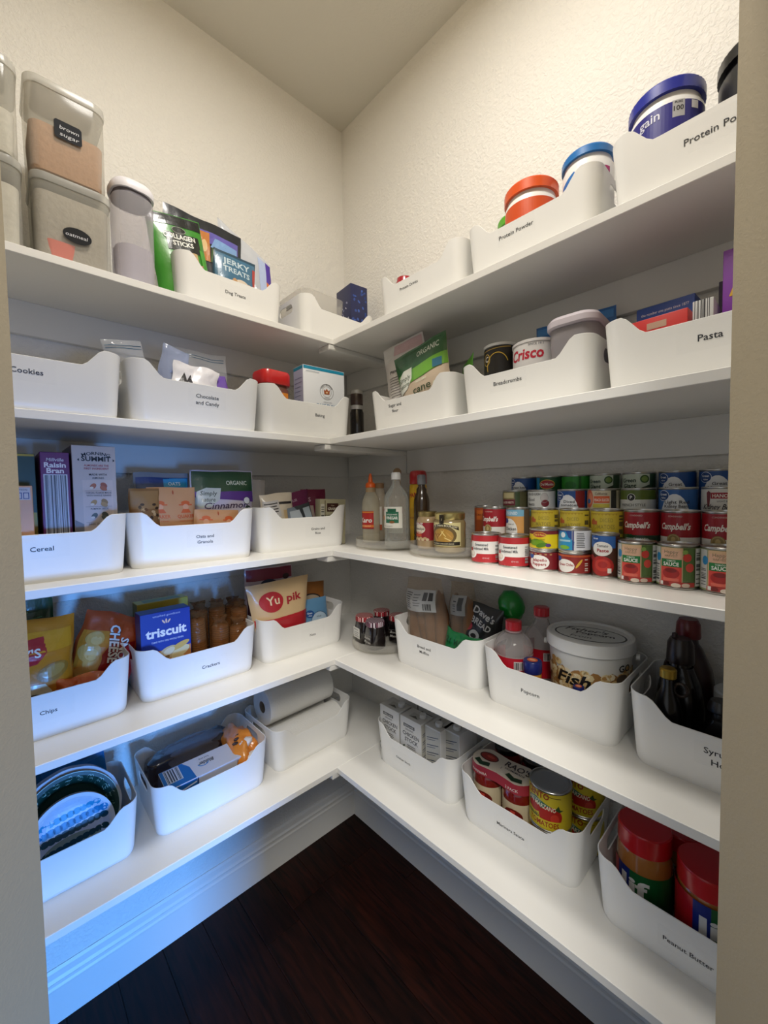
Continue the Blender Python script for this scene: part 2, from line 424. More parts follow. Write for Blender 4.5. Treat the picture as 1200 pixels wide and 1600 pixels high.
bin_('L', 3, -.411, -.306, ['Grains and', 'Rice'], 'reading Grains and Rice', .042, .060, .0085, yaw=-4)
bin_('L', 4, -1.118, -.383, ['Cookies'], 'reading Cookies, at the left end', -.002, .078, .0105)
bin_('L', 4, -.776, -.381, ['Chocolate', 'and Candy'], 'reading Chocolate and Candy', .014, .070, .0095)
bin_('L', 4, -.436, -.376, ['Baking'], 'reading Baking, holding a cake flour box', .031, .073, .0095)
bin_('L', 5, -.618, -.250, ['Dog Treats'], 'reading Dog Treats, on the top left shelf', .001, .069, .0095)
bin_('L', 5, -.222, -.265, None, 'without a label in the corner of the top shelf')
bin_('R', 1, -.611, -.262, ['Chicken Stock'], 'reading Chicken Stock, holding broth cartons', -.035, .056, .0075)
bin_('R', 1, -.965, -.268, ['Marinara Sauce'], 'reading Marinara Sauce, holding jars and tomato cans', -.005, .057, .0085)
bin_('R', 1, -1.332, -.280, ['Peanut Butter'], 'reading Peanut Butter, at the lower right', .000, .052, .0095)
bin_('R', 2, -.695, -.260, ['Bread and', 'Muffins'], 'reading Bread and Muffins', -.025, .072, .009)
bin_('R', 2, -1.042, -.267, ['Popcorn'], 'reading Popcorn, holding a tub and bottles', -.029, .062, .0095)
bin_('R', 2, -1.390, -.271, ['Syrup and', 'Honey'], 'reading Syrup and Honey, holding dark bottles', -.008, .068, .0115)
bin_('R', 4, -.629, -.280, ['Sugar and', 'flour'], 'reading Sugar and flour', -.047, .081, .0095)
bin_('R', 4, -.989, -.280, ['Breadcrumbs'], 'reading Breadcrumbs', -.027, .083, .0095)
bin_('R', 4, -1.345, -.300, ['Pasta'], 'reading Pasta, on the fourth right shelf', .005, .076, .0115)
bin_('R', 5, -.642, -.245, ['Protein Drinks'], 'reading Protein Drinks', -.029, .084, .0085)
bin_('R', 5, -.986, -.245, ['Protein Powder'], 'reading Protein Powder, holding orange and blue lidded tubs', -.021, .083, .0095)
bin_('R', 5, -1.343, -.262, ['Protein Powder'], 'reading Protein Powder, holding navy and black lidded tubs', .012, .073, .0115)
#ITEMS
# ------------------------------------------------------------------ product builders
TIN = M('#c9c8c4', .28, 1.0); LIDM = M('#bdbcb8', .35, 1.0)
BOXN = 'paper_label'
def put(name, bm, mats, side, k, a, d, z, label, cat, rz=0, rx=0, ry=0, group=None, smooth=35):
    return obj(name, bm, mats, smooth=smooth, loc=P(side, k, a, d, z), rot=(R(rx), R(ry), R(RZ[side]+rz)), label=label, cat=cat, group=group)
def emp(name, side, k, a, d, z, label, cat, rz=0, rx=0, ry=0, group=None):
    return thing(name, label, cat, P(side, k, a, d, z), RZ[side]+rz, rx, ry, group)
_cans = {}
def can(side, k, a, d, z, r, h, label, draw, rz=0, group='food cans on the middle shelf'):
    if (r, h) not in _cans:
        bm = lathe([(0, .002), (r-.004, .002), (r-.003, 0), (r-.0005, 0), (r+.0004, .0015), (r+.0004, .003), (r-.0006, .0045), (r-.0006, h-.0045), (r+.0004, h-.003), (r+.0004, h-.0012), (r-.0005, h), (r-.003, h), (r-.0035, h-.003)], 56)
        lid = lathe([(r-.0035, h-.0034), (r-.007, h-.0034), (r-.008, h-.0025), (r-.013, h-.0025), (r-.014, h-.0032), (0, h-.0032)], 40)
        _cans[(r, h)] = (mesh(bm, TIN, 30), mesh(lid, LIDM, 30))
    me, lm = _cans[(r, h)]
    o = link('food_can', me, None, P(side, k, a, d, z), (0, 0, R(RZ[side]+rz)), label, 'can', group)
    link('lid', lm, o)
    if draw:
        pr = Print(cyl(r), step=.004, base=.0001); draw(pr, r, h); pr.build('paper_label', o, rough=.38)
    return o
def wrap(pr, r, h, c, v0=.005, v1=.005): pr.rect(-math.pi*r, v0, math.pi*r, h-v1, c)
def carton(name, side, k, a, d, z, w, dd, h, hexes, label, cat='box', rz=0, rx=0, ry=0, group=None, bev=.0012):
    """hexes: body colour, optional (front, left, top) panels"""
    o = put(name, box(w, dd, h, bev, 0, 0, 0, 2), M(hexes[0], .42), side, k, a, d, z, label, cat, rz, rx, ry, group)
    o['w'] = 0; del o['w']
    e = .0012
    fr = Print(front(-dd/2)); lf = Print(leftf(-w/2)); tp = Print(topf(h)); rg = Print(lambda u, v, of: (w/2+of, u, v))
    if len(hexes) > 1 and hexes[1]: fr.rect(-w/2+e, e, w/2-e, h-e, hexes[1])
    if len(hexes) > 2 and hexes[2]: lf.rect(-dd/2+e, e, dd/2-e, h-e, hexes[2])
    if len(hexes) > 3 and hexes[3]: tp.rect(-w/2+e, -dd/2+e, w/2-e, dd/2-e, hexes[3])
    return o, fr, lf, tp, rg
def done(o, *prs):
    for n, p in zip(('front_print', 'side_print', 'top_print', 'end_print'), prs):
        if p.it: p.build(n, o, rough=.4)
def psurf(w, h, t, seed=1, amp=.004, topw=1, botw=1, bulge=.5, gus=.6, fr=16, topcut=0):
    def S(u, v, off, side=1):
        fu = max(-1, min(1, u/(w/2))); fv = max(0, min(1, v/h))
        ws = botw+(topw-botw)*fv
        g = min(1, (1-fv)/bulge)**.75 * (gus+(1-gus)*min(1, fv/.25))
        th = t/2*max(0, 1-abs(fu)**2.6)**.6*g
        wr = amp*noise.noise(Vector((u*fr, v*fr*.8, seed*5.3+side)))*(1-abs(fu)**8)*(1 if fv < .93 else .4)
        wr += amp*.45*noise.noise(Vector((u*fr*2.7, v*fr*2.2, seed*2.1+side)))*(1-abs(fu)**8)
        sw = amp*1.3*noise.noise(Vector((u*fr*.5, v*fr*.35, seed*9.7)))
        x = u*ws + amp*.9*noise.noise(Vector((v*fr, seed*3., fu)))*abs(fu)
        z = v + amp*1.2*noise.noise(Vector((u*fr*.8, seed, 4)))*fv + topcut*fv*u
        return (x, -side*(th+max(-th*.8, wr)+off)+sw, z)
    return S
def pouch(name, side, k, a, d, z, w, h, t, base, label, rz=0, rx=0, ry=0, cat='bag', group=None, nu=26, nv=30, rough=.35, mat=None, back=None, seal=None, **kw):
    S = psurf(w, h, t, **kw); bm = bmesh.new()
    g = {}
    for sd in (1, -1):
        for i in range(nu+1):
            for j in range(nv+1):
                if sd == -1 and (i in (0, nu)): g[(sd, i, j)] = g[(1, i, j)]; continue
                g[(sd, i, j)] = bm.verts.new(S(-w/2+w*i/nu, h*j/nv, 0, sd))
        for i in range(nu):
            for j in range(nv):
                q = [g[(sd, i, j)], g[(sd, i+1, j)], g[(sd, i+1, j+1)], g[(sd, i, j+1)]]
                try: bm.faces.new(q)
                except ValueError: pass
    for j in (0, nv):
        for i in range(nu):
            q = [g[(1, i, j)], g[(1, i+1, j)], g[(-1, i+1, j)], g[(-1, i, j)]]; q = list(dict.fromkeys(q))
            if len(q) > 2:
                try: bm.faces.new(q)
                except ValueError: pass
    zmin = min(v.co.z for v in bm.verts)
    o = put(name, bm, mat or M(base, rough, bump=.25, scale=45, coat=.3), side, k, a, d, z, label, cat, rz, rx, ry, group, smooth=50)
    return o, Print(S, step=w/24, vstep=h/24, base=.0012)
def bag_done(o, pr, rough=.33, name='printed_front'): pr.build(name, o, rough=rough, bump=.2, coat=.3)
def jar(name, side, k, a, d, z, prof, mat, label, cat, rz=0, rx=0, ry=0, group=None, n=44):
    return put(name, lathe(prof, n), mat, side, k, a, d, z, label, cat, rz, rx, ry, group)
def capm(name, prof, mat, parent, n=40): return obj(name, lathe(prof, n), mat, parent)
def ridged(r, z0, z1, n=72, dr=.0008):
    bm = bmesh.new(); A = [];
    for z in (z0, z1): A.append([bm.verts.new(((r+(dr if i % 2 else 0))*math.cos(2*math.pi*i/n), (r+(dr if i % 2 else 0))*math.sin(2*math.pi*i/n), z)) for i in range(n)])
    t = [bm.verts.new(((r-.0015)*math.cos(2*math.pi*i/n), (r-.0015)*math.sin(2*math.pi*i/n), z1+.0012)) for i in range(n)]
    for i in range(n): j = (i+1) % n; bm.faces.new((A[0][i], A[0][j], A[1][j], A[1][i])); bm.faces.new((A[1][i], A[1][j], t[j], t[i]))
    bm.faces.new(t); bm.faces.new(A[0]); return bm

# ------------------------------------------------------------------ middle right shelf: the cans
K = 'on the middle right shelf'
def gv(txt, col='#1d4f94', oval='#eef0f2', cx=0, small=False, side=None):
    def dr(pr, r, h):
        wrap(pr, r, h, col)
        if side: pr.rect(.020, .005, .045, h-.005, side)
        pr.poly([(-.031, .006)]+[(.001+.032*math.cos(R(t)), .006+(h-.020)*math.sin(R(t))**.8) for t in range(0, 181, 12)][::-1], oval)
        c = h-.0175; pr.ell(-.021, c, .0125, .0115, '#e8eef4'); pr.ell(-.021, c, .0115, .0105, '#15407f')
        pr.text('Great', -.021, c+.0005, .0048, '#f2f5f8', bold=1); pr.text('Value', -.021, c-.0062, .0035, '#f2f5f8', bold=1)
        n = len(txt)
        for i, t in enumerate(txt): pr.text(t, .005, h-.0345-.0085*i, .0068, '#23262c', bold=.5, w=min(.044, .0050*len(t)))
    return dr
def gg(pr, r, h):
    wrap(pr, r, h, '#c9d3c0'); pr.rect(.03, .005, .05, h-.005, '#2f4a30')
    pr.text('Green', -.016, h-.024, .0095, '#1c3a22', bold=1.4, shear=.1, w=.034); pr.text('Giant', -.014, h-.037, .0095, '#1c3a22', bold=1.4, shear=.1, w=.032)
    pr.ell(.019, h-.017, .0095, .0095, '#33591f'); pr.ell(.019, h-.017, .0065, .0065, '#7d9a4a'); pr.poly([(.002, h-.042), (.03, h-.030), (.03, h-.042)], '#2c3f2a')
def delm(pr, r, h):
    wrap(pr, r, h, '#1f5a34'); pr.rect(-.030, h-.05, -.016, h-.005, '#2f8fc0'); pr.ell(.006, h-.024, .021, .013, '#e9c94b'); pr.ell(.006, h-.024, .0195, .0115, '#b3202b')
    pr.text('Del Monte', .006, h-.027, .007, '#f5efe0', bold=1, w=.034)
def green(pr, r, h):
    wrap(pr, r, h, '#2c8f2a'); pr.ell(.0, h-.028, .016, .010, '#1f7422'); pr.rect(.022, .005, .028, h-.005, '#1b5f22')
gy = [-.880, -.957, -1.030, -1.103, -1.180, -1.257, -1.333]
back = [(gv(['green beans']), 'can with a blue band, at the left end of the topmost can row'), (delm, 'dark green can with a red oval emblem'), (green, 'plain bright green can in the topmost row'),
        (gg, 'pale green vegetable can beside the bright green can'), (gg, 'pale green vegetable can above the french style beans'), (gv(['Great', 'Northern']), 'blue and white bean can above the light red kidney beans'), (gv(['Great', 'Northern']), 'blue and white bean can by the right jamb, in the topmost row')]
for i, (dr, lb) in enumerate(back):
    can('R', 3, gy[i], -.0365, 0, .0355, .113, 'lower tin under the '+lb.split(',')[0], None)
    can('R', 3, gy[i], -.0365, .1133, .0355, .113, lb, dr, rz=random.uniform(-4, 4))
def beets(pr, r, h):
    wrap(pr, r, h, '#5d5a3c'); pr.rect(-.028, h-.040, .016, h-.006, '#8b8054'); pr.rect(-.020, h-.022, .014, h-.008, '#c6b98a'); pr.rect(-.024, h-.042, .018, h-.026, '#6b1f2d')
    pr.text('SLICED BEETS', -.003, h-.037, .0055, '#e9dcc8', bold=.6, w=.034); pr.rect(.018, .005, .03, h-.005, '#3a4c26')
def flion(pr, r, h):
    wrap(pr, r, h, '#d9d9d3'); pr.text('FOOD LION', -.006, h-.015, .006, '#2d2d2f', bold=1, w=.036); pr.text('Sliced', -.014, h-.030, .0082, '#3a3a3c', bold=.4, w=.022); pr.text('Beets', -.014, h-.042, .0082, '#3a3a3c', bold=.4, w=.022)
    pr.ell(.022, h-.022, .009, .012, '#c9c3bf'); pr.ell(.024, h-.036, .010, .009, '#7b2430'); pr.ring(.022, h-.022, .010, .013, .0008, '#9a9a98')
def peach(pr, r, h):
    wrap(pr, r, h, '#d9ceb0'); pr.ell(-.024, h-.024, .012, .022, '#d9694a'); pr.ell(-.021, h-.024, .007, .014, '#e8926a'); pr.ell(-.025, h-.030, .006, .006, '#2a6fb0')
    pr.rect(-.010, h-.034, .024, h-.018, '#dd6433'); pr.text('PEACH SLICES', .007, h-.030, .0062, '#fbeede', bold=.8, w=.031); pr.text('California', .006, h-.015, .006, '#7b5b45', bold=.4, w=.026); pr.rect(-.012, h-.045, .024, h-.036, '#cfc04a')
    pr.rect(.027, .005, .04, h-.005, '#33332f')
def french(pr, r, h):
    wrap(pr, r, h, '#dedfd8'); pr.rect(-math.pi*r, h-.026, math.pi*r, h-.005, '#5d7024'); pr.ell(-.006, h-.021, .0085, .0085, '#e8e8e2'); pr.ell(-.006, h-.021, .0075, .0075, '#1e1f20')
    pr.text('P', -.006, h-.0245, .0075, '#f2f2ee', bold=1); pr.text('FRENCH STYLE', -.003, h-.041, .0062, '#4b4d49', w=.050); pr.text('GREEN BEANS', -.003, h-.051, .0038, '#6b6d69', w=.030)
def hanover(pr, r, h):
    wrap(pr, r, h, '#e3e0d8'); pr.rect(-.016, h-.024, .030, h-.012, '#a62630'); pr.text('HANOVER', .007, h-.0215, .0068, '#f3ece0', bold=1, w=.040); pr.poly([(-.022, h-.040), (-.018, h-.040), (-.016, h-.012), (-.020, h-.008), (-.024, h-.012)], '#7c2a30')
    pr.text('LIGHT RED', .006, h-.031, .0035, '#555555', w=.022); pr.text('Kidney Beans', -.002, h-.045, .0105, '#26262a', bold=.6, shear=.3, w=.058)
gy3 = [-.892, -.968, -1.049, -1.123, -1.197, -1.273, -1.348]
row3 = [(beets, 'olive and maroon sliced beets can'), (flion, 'pale grey sliced beets can'), (gv(['Diced', 'tomatoes'], side='#8d2a2a'), 'blue and red diced tomatoes can'), (peach, 'orange and cream peach slices can'),
        (french, 'green and white french style green bean can'), (gv(['Light Red', 'Kidney Beans'], '#2a62a8'), 'blue light red kidney beans can'), (hanover, 'cream kidney beans can with a red banner')]
for i, (dr, lb) in enumerate(row3):
    can('R', 3, gy3[i], -.108, 0, .035, .075, 'short can below the '+lb.split(' in the')[0], None)
    can('R', 3, gy3[i], -.108, .0753, .035, .113, lb, dr, rz=random.uniform(-3, 3))
def camp(heart=False, shift=0):
    def dr(pr, r, h):
        wrap(pr, r, h, '#e4e1da'); pr.rect(-math.pi*r, h*.48, math.pi*r, h-.005, '#a11a26')
        pr.text("Campbell's", -.004+shift, h*.63, .0125, '#f4efe6', bold=1.6, shear=.22, w=.054); pr.text('CONDENSED', -.002+shift, h-.013, .003, '#e2c9bd', w=.024)
        if heart:
            pr.rect(-math.pi*r, h*.33, math.pi*r, h*.48, '#22402b'); pr.ell(-.011, h*.41, .006, .0085, '#1b4a2a'); pr.ell(-.018, h*.41, .006, .0085, '#1b4a2a'); pr.poly([(-.0245, h*.42), (-.0045, h*.42), (-.0145, h*.27)], '#1b4a2a'); pr.text('HEART HEALTHY', -.0145, h*.38, .004, '#e8eee6', w=.018, bold=.5); pr.text('TOMATO', .008, h*.38, .0045, '#e8eee6', bold=.5)
        else:
            pr.ell(-.004+shift, h*.43, .0115, .0115, '#8f7a48'); pr.ring(-.004+shift, h*.43, .010, .010, .0012, '#c0a972'); pr.ell(-.004+shift, h*.43, .004, .006, '#bfa870')
            pr.text('TOMATO', -.003+shift, h*.14, .0055, '#3a3a3c', bold=.6)
    return dr
def chick(pr, r, h):
    wrap(pr, r, h, '#d9a05a'); pr.rect(-math.pi*r, h-.022, math.pi*r, h-.005, '#7db4cf'); pr.text('CONDENSED', -.008, h-.018, .008, '#e8f1f6', bold=1, w=.040)
    pr.ell(-.010, h*.40, .022, h*.32, '#eceae4'); pr.ell(-.022, h*.66, .008, .007, '#1f4f94'); pr.text('Cream of', -.006, h*.56, .0045, '#3a3a3c', w=.018); pr.text('Chicken', -.008, h*.42, .0088, '#26262a', bold=.8, w=.034); pr.text('SOUP', -.016, h*.31, .0045, '#26262a', bold=.5); pr.rect(.028, .005, .045, h-.005, '#5a4a3a')
def yell(pr, r, h):
    wrap(pr, r, h, '#cdb63a'); pr.line(-.03, h-.010, .03, h-.010, .0016, '#b8962c')
    for i in range(9): pr.poly([(-.030+i*.007, h-.009), (-.0265+i*.007, h-.014), (-.023+i*.007, h-.009)], '#b99a2e', False)
    pr.poly([(-.026, h-.034), (-.026, h-.026), (-.020, h-.020), (-.014, h-.026), (-.010, h-.026), (-.010, h-.034)], '#b9582c'); pr.text('DICED', .010, h-.028, .0085, '#a5933a', bold=.5, w=.026); pr.text('TOMATOES', .002, h-.043, .0095, '#a08d36', bold=.5, w=.048)
    pr.bars(.036, .048, .02, h-.01, 6, '#5b5230', False)
def orangec(pr, r, h): wrap(pr, r, h, '#a5512a'); pr.rect(-.012, h-.040, .010, h-.012, '#c56a2e'); pr.text('TOMATO', 0, h-.028, .006, '#6e2a1a', bold=.5)
row2 = [(-.797, -.112, orangec, 'dark orange can left of the red soup can'), (-.868, -.175, camp(), 'red and white soup can leftmost of the soup cans'), (-.939, -.175, chick, 'blue and orange cream of chicken soup can'), (-1.010, -.177, yell, 'yellow diced tomato can behind the jalapeno cans'),
        (-1.083, -.177, yell, 'yellow diced tomato can behind the green chile cans'), (-1.154, -.177, yell, 'yellow diced tomato can behind the tomato paste'), (-1.223, -.176, camp(True), 'red and white soup can with a green heart band'), (-1.291, -.176, camp(), 'red and white soup can below the light red kidney beans'), (-1.359, -.176, camp(), 'red and white soup can at the right jamb')]
for i, (y, d, dr, lb) in enumerate(row2):
    can('R', 3, y, d, 0, .033, .041, 'flat can under the '+' '.join(lb.split()[:12]), None)
    can('R', 3, y, d, .0413, .033, .101, lb, dr, rz=random.uniform(-4, 4))
def milk(pr, r, h):
    wrap(pr, r, h, '#e7e5e0'); pr.rect(-math.pi*r, h-.020, math.pi*r, h-.005, '#b02a30'); pr.rect(-math.pi*r, .005, math.pi*r, h*.34, '#b5292f'); pr.ell(-.024, h*.34, .017, .013, '#f0efec'); pr.ell(-.024, h*.33, .013, .008, '#dcd2c6'); pr.ell(-.026, h*.46, .0055, .006, '#b3202b'); pr.poly([(-.034, h*.42), (-.016, h*.42), (-.014, h*.30), (-.036, h*.30)], '#ece6da')
    pr.rect(-.037, h-.024, -.027, h-.008, '#c43238'); pr.text('Sweetened', .006, h*.60, .0068, '#4a4a50', bold=.8, w=.034); pr.text('Condensed Milk', .002, h*.47, .0068, '#4a4a50', bold=.8, w=.046); pr.text('NET WT 14 OZ', .018, h*.18, .0035, '#f0dada', w=.016)
    pr.bars(.042, .052, .012, h-.024, 7, '#8a8a88', False)
def mkw(side2, y, lb): can('R', 3, y, -.246, 0, .0375, .078, lb, milk, rz=3)
mkw(0, -.884, 'red and white condensed milk can, left one of the pair'); mkw(0, -.9645, 'red and white condensed milk can, right one of the pair')
def jal(pr, r, h):
    wrap(pr, r, h, '#7d1f27'); pr.ell(.001, h*.44, .024, .0165, '#ece9e4'); pr.ell(-.018, h*.72, .007, .006, '#1c4b94'); pr.text('Jalapeño', .002, h*.48, .0068, '#a33038', bold=1, w=.034); pr.text('Peppers', .002, h*.28, .0068, '#a33038', bold=1, w=.032)
    for i in range(6): pr.rect(-.030+i*.011, h-.010, -.025+i*.011, h-.007, '#b58a5a', False)
def olde(pr, r, h):
    wrap(pr, r, h, '#e0c81d'); pr.rect(-math.pi*r, h-.013, math.pi*r, h-.005, '#71242a'); pr.ell(.002, h-.014, .016, .0065, '#d8a93a'); pr.ell(.002, h-.014, .0145, .0052, '#a83a2a'); pr.text('Old El Paso', .002, h-.0162, .0045, '#f0d060', bold=.8, w=.024)
    pr.ell(-.004, h*.36, .019, .0075, '#6f9a1f'); pr.ell(.008, h*.25, .013, .005, '#4f7f1f', rot=15); pr.ell(.022, h*.25, .006, .004, '#5a3a7a'); pr.ell(-.025, h*.40, .006, .006, '#2c5a2a'); pr.text('GREEN CHILES', .002, h*.48, .0032, '#4a5a20', w=.026)
def chil(pr, r, h):
    wrap(pr, r, h, '#d9dbe0'); pr.rect(-.034, .005, .009, h-.005, '#2b4d8f'); pr.poly([(-.034, .005), (.012, .005), (.014, h*.45), (.002, h*.62), (-.004, h*.86), (-.020, h*.86), (-.034, h*.55)], '#2f93c4'); pr.ell(-.011, h*.72, .006, .006, '#dfe9ef'); pr.rect(-.022, h*.44, .006, h*.52, '#a9d4e4'); pr.ell(-.008, h*.2, .012, .0045, '#7fb83a')
    pr.lines(.018, .036, .010, h-.008, 9, '#5a5c62', .0014, .2); pr.rect(.010, .005, .013, h-.005, '#3a3f7a')
def gch(pr, r, h):
    wrap(pr, r, h, '#8a2420'); pr.ell(-.006, h*.40, .021, .0145, '#ece9e4'); pr.ell(-.022, h*.70, .007, .006, '#1c4b94'); pr.text('Green Chiles', -.004, h*.40, .006, '#a33038', bold=.9, w=.034); pr.ell(.024, h*.52, .0025, .012, '#d4a93a', rot=-35); pr.rect(-math.pi*r, h-.010, math.pi*r, h-.006, '#b5502c')
    pr.bars(.036, .044, .01, h-.01, 5, '#d9d2c8', False)
can('R', 3, -1.040, -.241, 0, .034, .048, 'jalapeno peppers can with a white oval, under the yellow chile can', jal); can('R', 3, -1.040, -.241, .0483, .034, .050, 'yellow and maroon green chile can stacked on the jalapenos', olde)
can('R', 3, -1.1085, -.241, 0, .0335, .050, 'dark red green chiles can with a white oval', gch, rz=-4); can('R', 3, -1.1085, -.241, .0503, .0335, .052, 'light blue and white chile can, top of its pair in the front row', chil, rz=-3)
def paste(pr, r, h):
    wrap(pr, r, h, '#4a2a20'); pr.rect(-.028, h-.03, .028, h-.005, '#2f5fa5'); pr.ell(.001, h*.66, .020, .015, '#e9e7e2'); pr.ell(-.012, h*.88, .0085, .007, '#1c4b94'); pr.text('Great', -.012, h*.87, .0036, '#f0f4f8', bold=.8); pr.text('Tomato', .002, h*.70, .0058, '#3c3c44', bold=.4, w=.022); pr.text('Paste', .003, h*.59, .007, '#a3252b', bold=1, w=.022)
    pr.ell(.001, .026, .023, .021, '#a8231f'); pr.ell(.003, .028, .015, .013, '#c3362a'); pr.ell(.003, .029, .009, .007, '#a8231f'); pr.rect(.012, .012, .019, .022, '#e8e4da'); pr.ell(-.020, h*.45, .007, .006, '#8a2a2a')
can('R', 3, -1.1715, -.237, 0, .0265, .094, 'slim blue and red tomato paste can', paste)
def sauce(pr, r, h):
    wrap(pr, r, h, '#8f9a6a'); 
    pr.rect(-.040, .008, -.022, h-.006, '#c9cac6'); pr.bars(-.036, -.024, .014, h*.55, 8, '#55585a', False); pr.ell(-.026, h*.70, .006, .008, '#2a86bd')
    pr.rect(-.020, .006, .016, h-.006, '#ddb890'); pr.rect(-.018, h*.62, .014, h*.86, '#e3b79a'); pr.text('Happy', -.002, h*.80, .0062, '#9a8a6a', bold=.5, w=.022); pr.text('HARVEST', -.002, h*.72, .0045, '#9a8a6a', w=.020)
    pr.rect(-.018, h*.50, .014, h*.67, '#1f7a3a'); pr.text('TOMATO', -.002, h*.615, .0032, '#f0f4ec', bold=.4, w=.014); pr.text('SAUCE', -.002, h*.525, .0066, '#f5f7f0', bold=1.2, w=.024)
    pr.rect(-.018, h*.16, .014, h*.50, '#d9483a'); pr.ell(-.002, h*.36, .013, .010, '#a8231f'); pr.ell(-.002, h*.42, .009, .004, '#7f1a18'); pr.rect(-.014, h*.18, .010, h*.25, '#e26a58')
    pr.rect(.016, h*.20, .034, h-.006, '#4f6a35'); pr.ell(.022, h*.72, .0065, .0075, '#c23a30'); pr.ell(.026, h*.50, .0065, .008, '#c94438'); pr.ell(.019, h*.84, .004, .004, '#7fa050')
    pr.rect(-.020, .006, .034, h*.17, '#b53a34'); pr.ell(.006, h*.10, .007, .004, '#e8d9c8'); pr.ell(.020, h*.11, .006, .004, '#d9c2b0'); pr.ell(-.008, h*.12, .005, .004, '#7a1f1c'); pr.rect(-.018, h*.09, -.013, h*.17, '#ebe9e4')
    pr.rect(.0345, .008, .046, h-.006, '#c9cac6'); pr.bars(.036, .045, .012, h-.012, 8, '#55585a', False)
can('R', 3, -1.2325, -.244, 0, .0335, .083, 'tomato sauce can with a green band, next to the tomato paste', sauce); can('R', 3, -1.3005, -.244, 0, .0335, .083, 'tomato sauce can with a green band, middle of the three', sauce, rz=-3); can('R', 3, -1.3685, -.244, 0, .0335, .083, 'tomato sauce can with a green band, cut off by the right jamb', sauce, rz=2)

# ------------------------------------------------------------------ turntables on the middle right shelf
ACR = CLEAR('#f2f0ea', .10, .05); GLASS = CLEAR('#f4f4f0', .12, .03)
def turntable(side, k, a, d, r, label):
    o = emp('turntable', side, k, a, d, 0, label, 'turntable', group='clear turntables')
    obj('base', lathe([(0, 0), (r*.78, 0), (r*.80, .002), (r*.80, .008), (0, .008)], 48), ACR, o)
    obj('tray', lathe([(0, .0085), (r-.003, .0085), (r, .011), (r, .034), (r-.0022, .034), (r-.0022, .0115), (0, .0112)], 64), ACR, o); return .0114
tz = turntable('R', 3, -.475, -.190, .126, 'clear round turntable holding syrup, vinegar and spray bottles')
def bottle_prof(r, h, neck, sh): return [(0, 0), (r-.004, 0), (r, .005), (r, .03), (r-.0015, .034), (r, .038), (r, sh), (r*.97, sh+.010), (r*.86, sh+.022), (r*.66, sh+.034), (neck+.006, sh+.044), (neck, sh+.054), (neck, h-.004), (neck, h)]
o = jar('syrup_bottle', 'R', 3, -.395, -.215, tz, bottle_prof(.031, .197, .011, .135), CLEAR('#e9e2cd', .30, .05), 'clear corn syrup bottle with an orange spout cap and red label', 'bottle', rz=10)
capm('spout_cap', [(.0175, .194), (.0175, .204), (.015, .209), (.0085, .213), (.0055, .235), (.003, .243), (0, .243)], M('#e8641c', .35), o)
capm('collar', [(.0135, .176), (.0175, .178), (.0175, .193), (.013, .195)], M('#a88f6c', .4), o)
pr = Print(cyl(.0313), step=.004); pr.rect(-.030, .050, .030, .112, '#b8221d'); pr.rect(-.030, .106, .030, .110, '#e58a2c'); pr.text('Karo', .0, .073, .016, '#f7f2ea', bold=1.5, shear=.12, w=.048); pr.rect(-.030, .056, .030, .064, '#e07b25'); pr.text('LIGHT CORN SYRUP', 0, .0585, .0035, '#fff0d8', w=.04); pr.rect(-.030, .050, .030, .053, '#8f1a18'); pr.build('label_print', o, rough=.4)
o = jar('vinegar_bottle', 'R', 3, -.535, -.228, tz, bottle_prof(.040, .222, .0125, .150), CLEAR('#e8ebe6', .2, .04, bump=.2, scale=30), 'tall clear vinegar bottle with a white cap and green label', 'bottle', rz=6)
capm('cap', [(.0155, .217), (.0155, .236), (.0135, .240), (0, .240)], M('#ecebe8', .35), o)
pr = Print(cyl(.0403), step=.004); pr.rect(-.050, .062, .046, .130, '#e9e6da'); pr.rect(-.012, .078, .034, .114, '#1d6b4b'); pr.rect(-.004, .114, .026, .124, '#1a5c40'); pr.text('DISTILLED WHITE', .011, .103, .0045, '#eef2ea', bold=.4, w=.036); pr.text('VINEGAR', .011, .090, .0095, '#f5f7f0', bold=1.2, w=.040); pr.ell(.012, .081, .009, .004, '#8a5a2c')
pr.ell(-.028, .094, .008, .008, '#d98438'); pr.ell(-.036, .082, .007, .006, '#7fa040'); pr.ell(-.026, .120, .004, .004, '#b02a5a'); pr.text('5% ACIDITY', 0, .066, .0035, '#3a3a3a', w=.03); pr.build('label_print', o, rough=.4)
o = jar('spray_can', 'R', 3, -.533, -.118, tz, [(0, 0), (.028, 0), (.030, .003), (.030, .196), (.027, .202), (0, .203)], M('#d8a91c', .3, coat=.4), 'yellow cooking spray can with a tall red cap', 'can')
capm('cap', [(.0285, .203), (.0295, .205), (.0295, .235), (.026, .246), (.02, .249), (0, .249)], M('#c01f1f', .3, coat=.5), o)
pr = Print(cyl(.0303), step=.004); pr.rect(-.030, .05, .030, .185, '#d8a91c'); pr.text('PAM', .004, .158, .015, '#a5231c', bold=1.5, w=.04, rot=8); pr.rect(-.028, .06, .028, .12, '#c89a1c'); pr.text('ORIGINAL', 0, .085, .006, '#8a1f1a', bold=.6); pr.build('label_print', o)
o = jar('oil_bottle', 'R', 3, -.432, -.118, tz, bottle_prof(.033, .215, .012, .14), CLEAR('#b9852c', .45, .05), 'amber oil bottle with a round wooden stopper, behind the vinegar', 'bottle')
obj('stopper', blob(.0155, .0155, .0165, 0, 1, z0=.247), M('#a98a66', .6), o); capm('stopper_neck', [(.011, .214), (.012, .222), (.008, .234)], M('#c0a888', .5), o)
pr = Print(cyl(.0335), step=.004); pr.rect(-.045, .03, .045, .12, '#e3dcc8'); pr.rect(-.045, .1, .045, .12, '#b5402a'); pr.build('label_print', o)
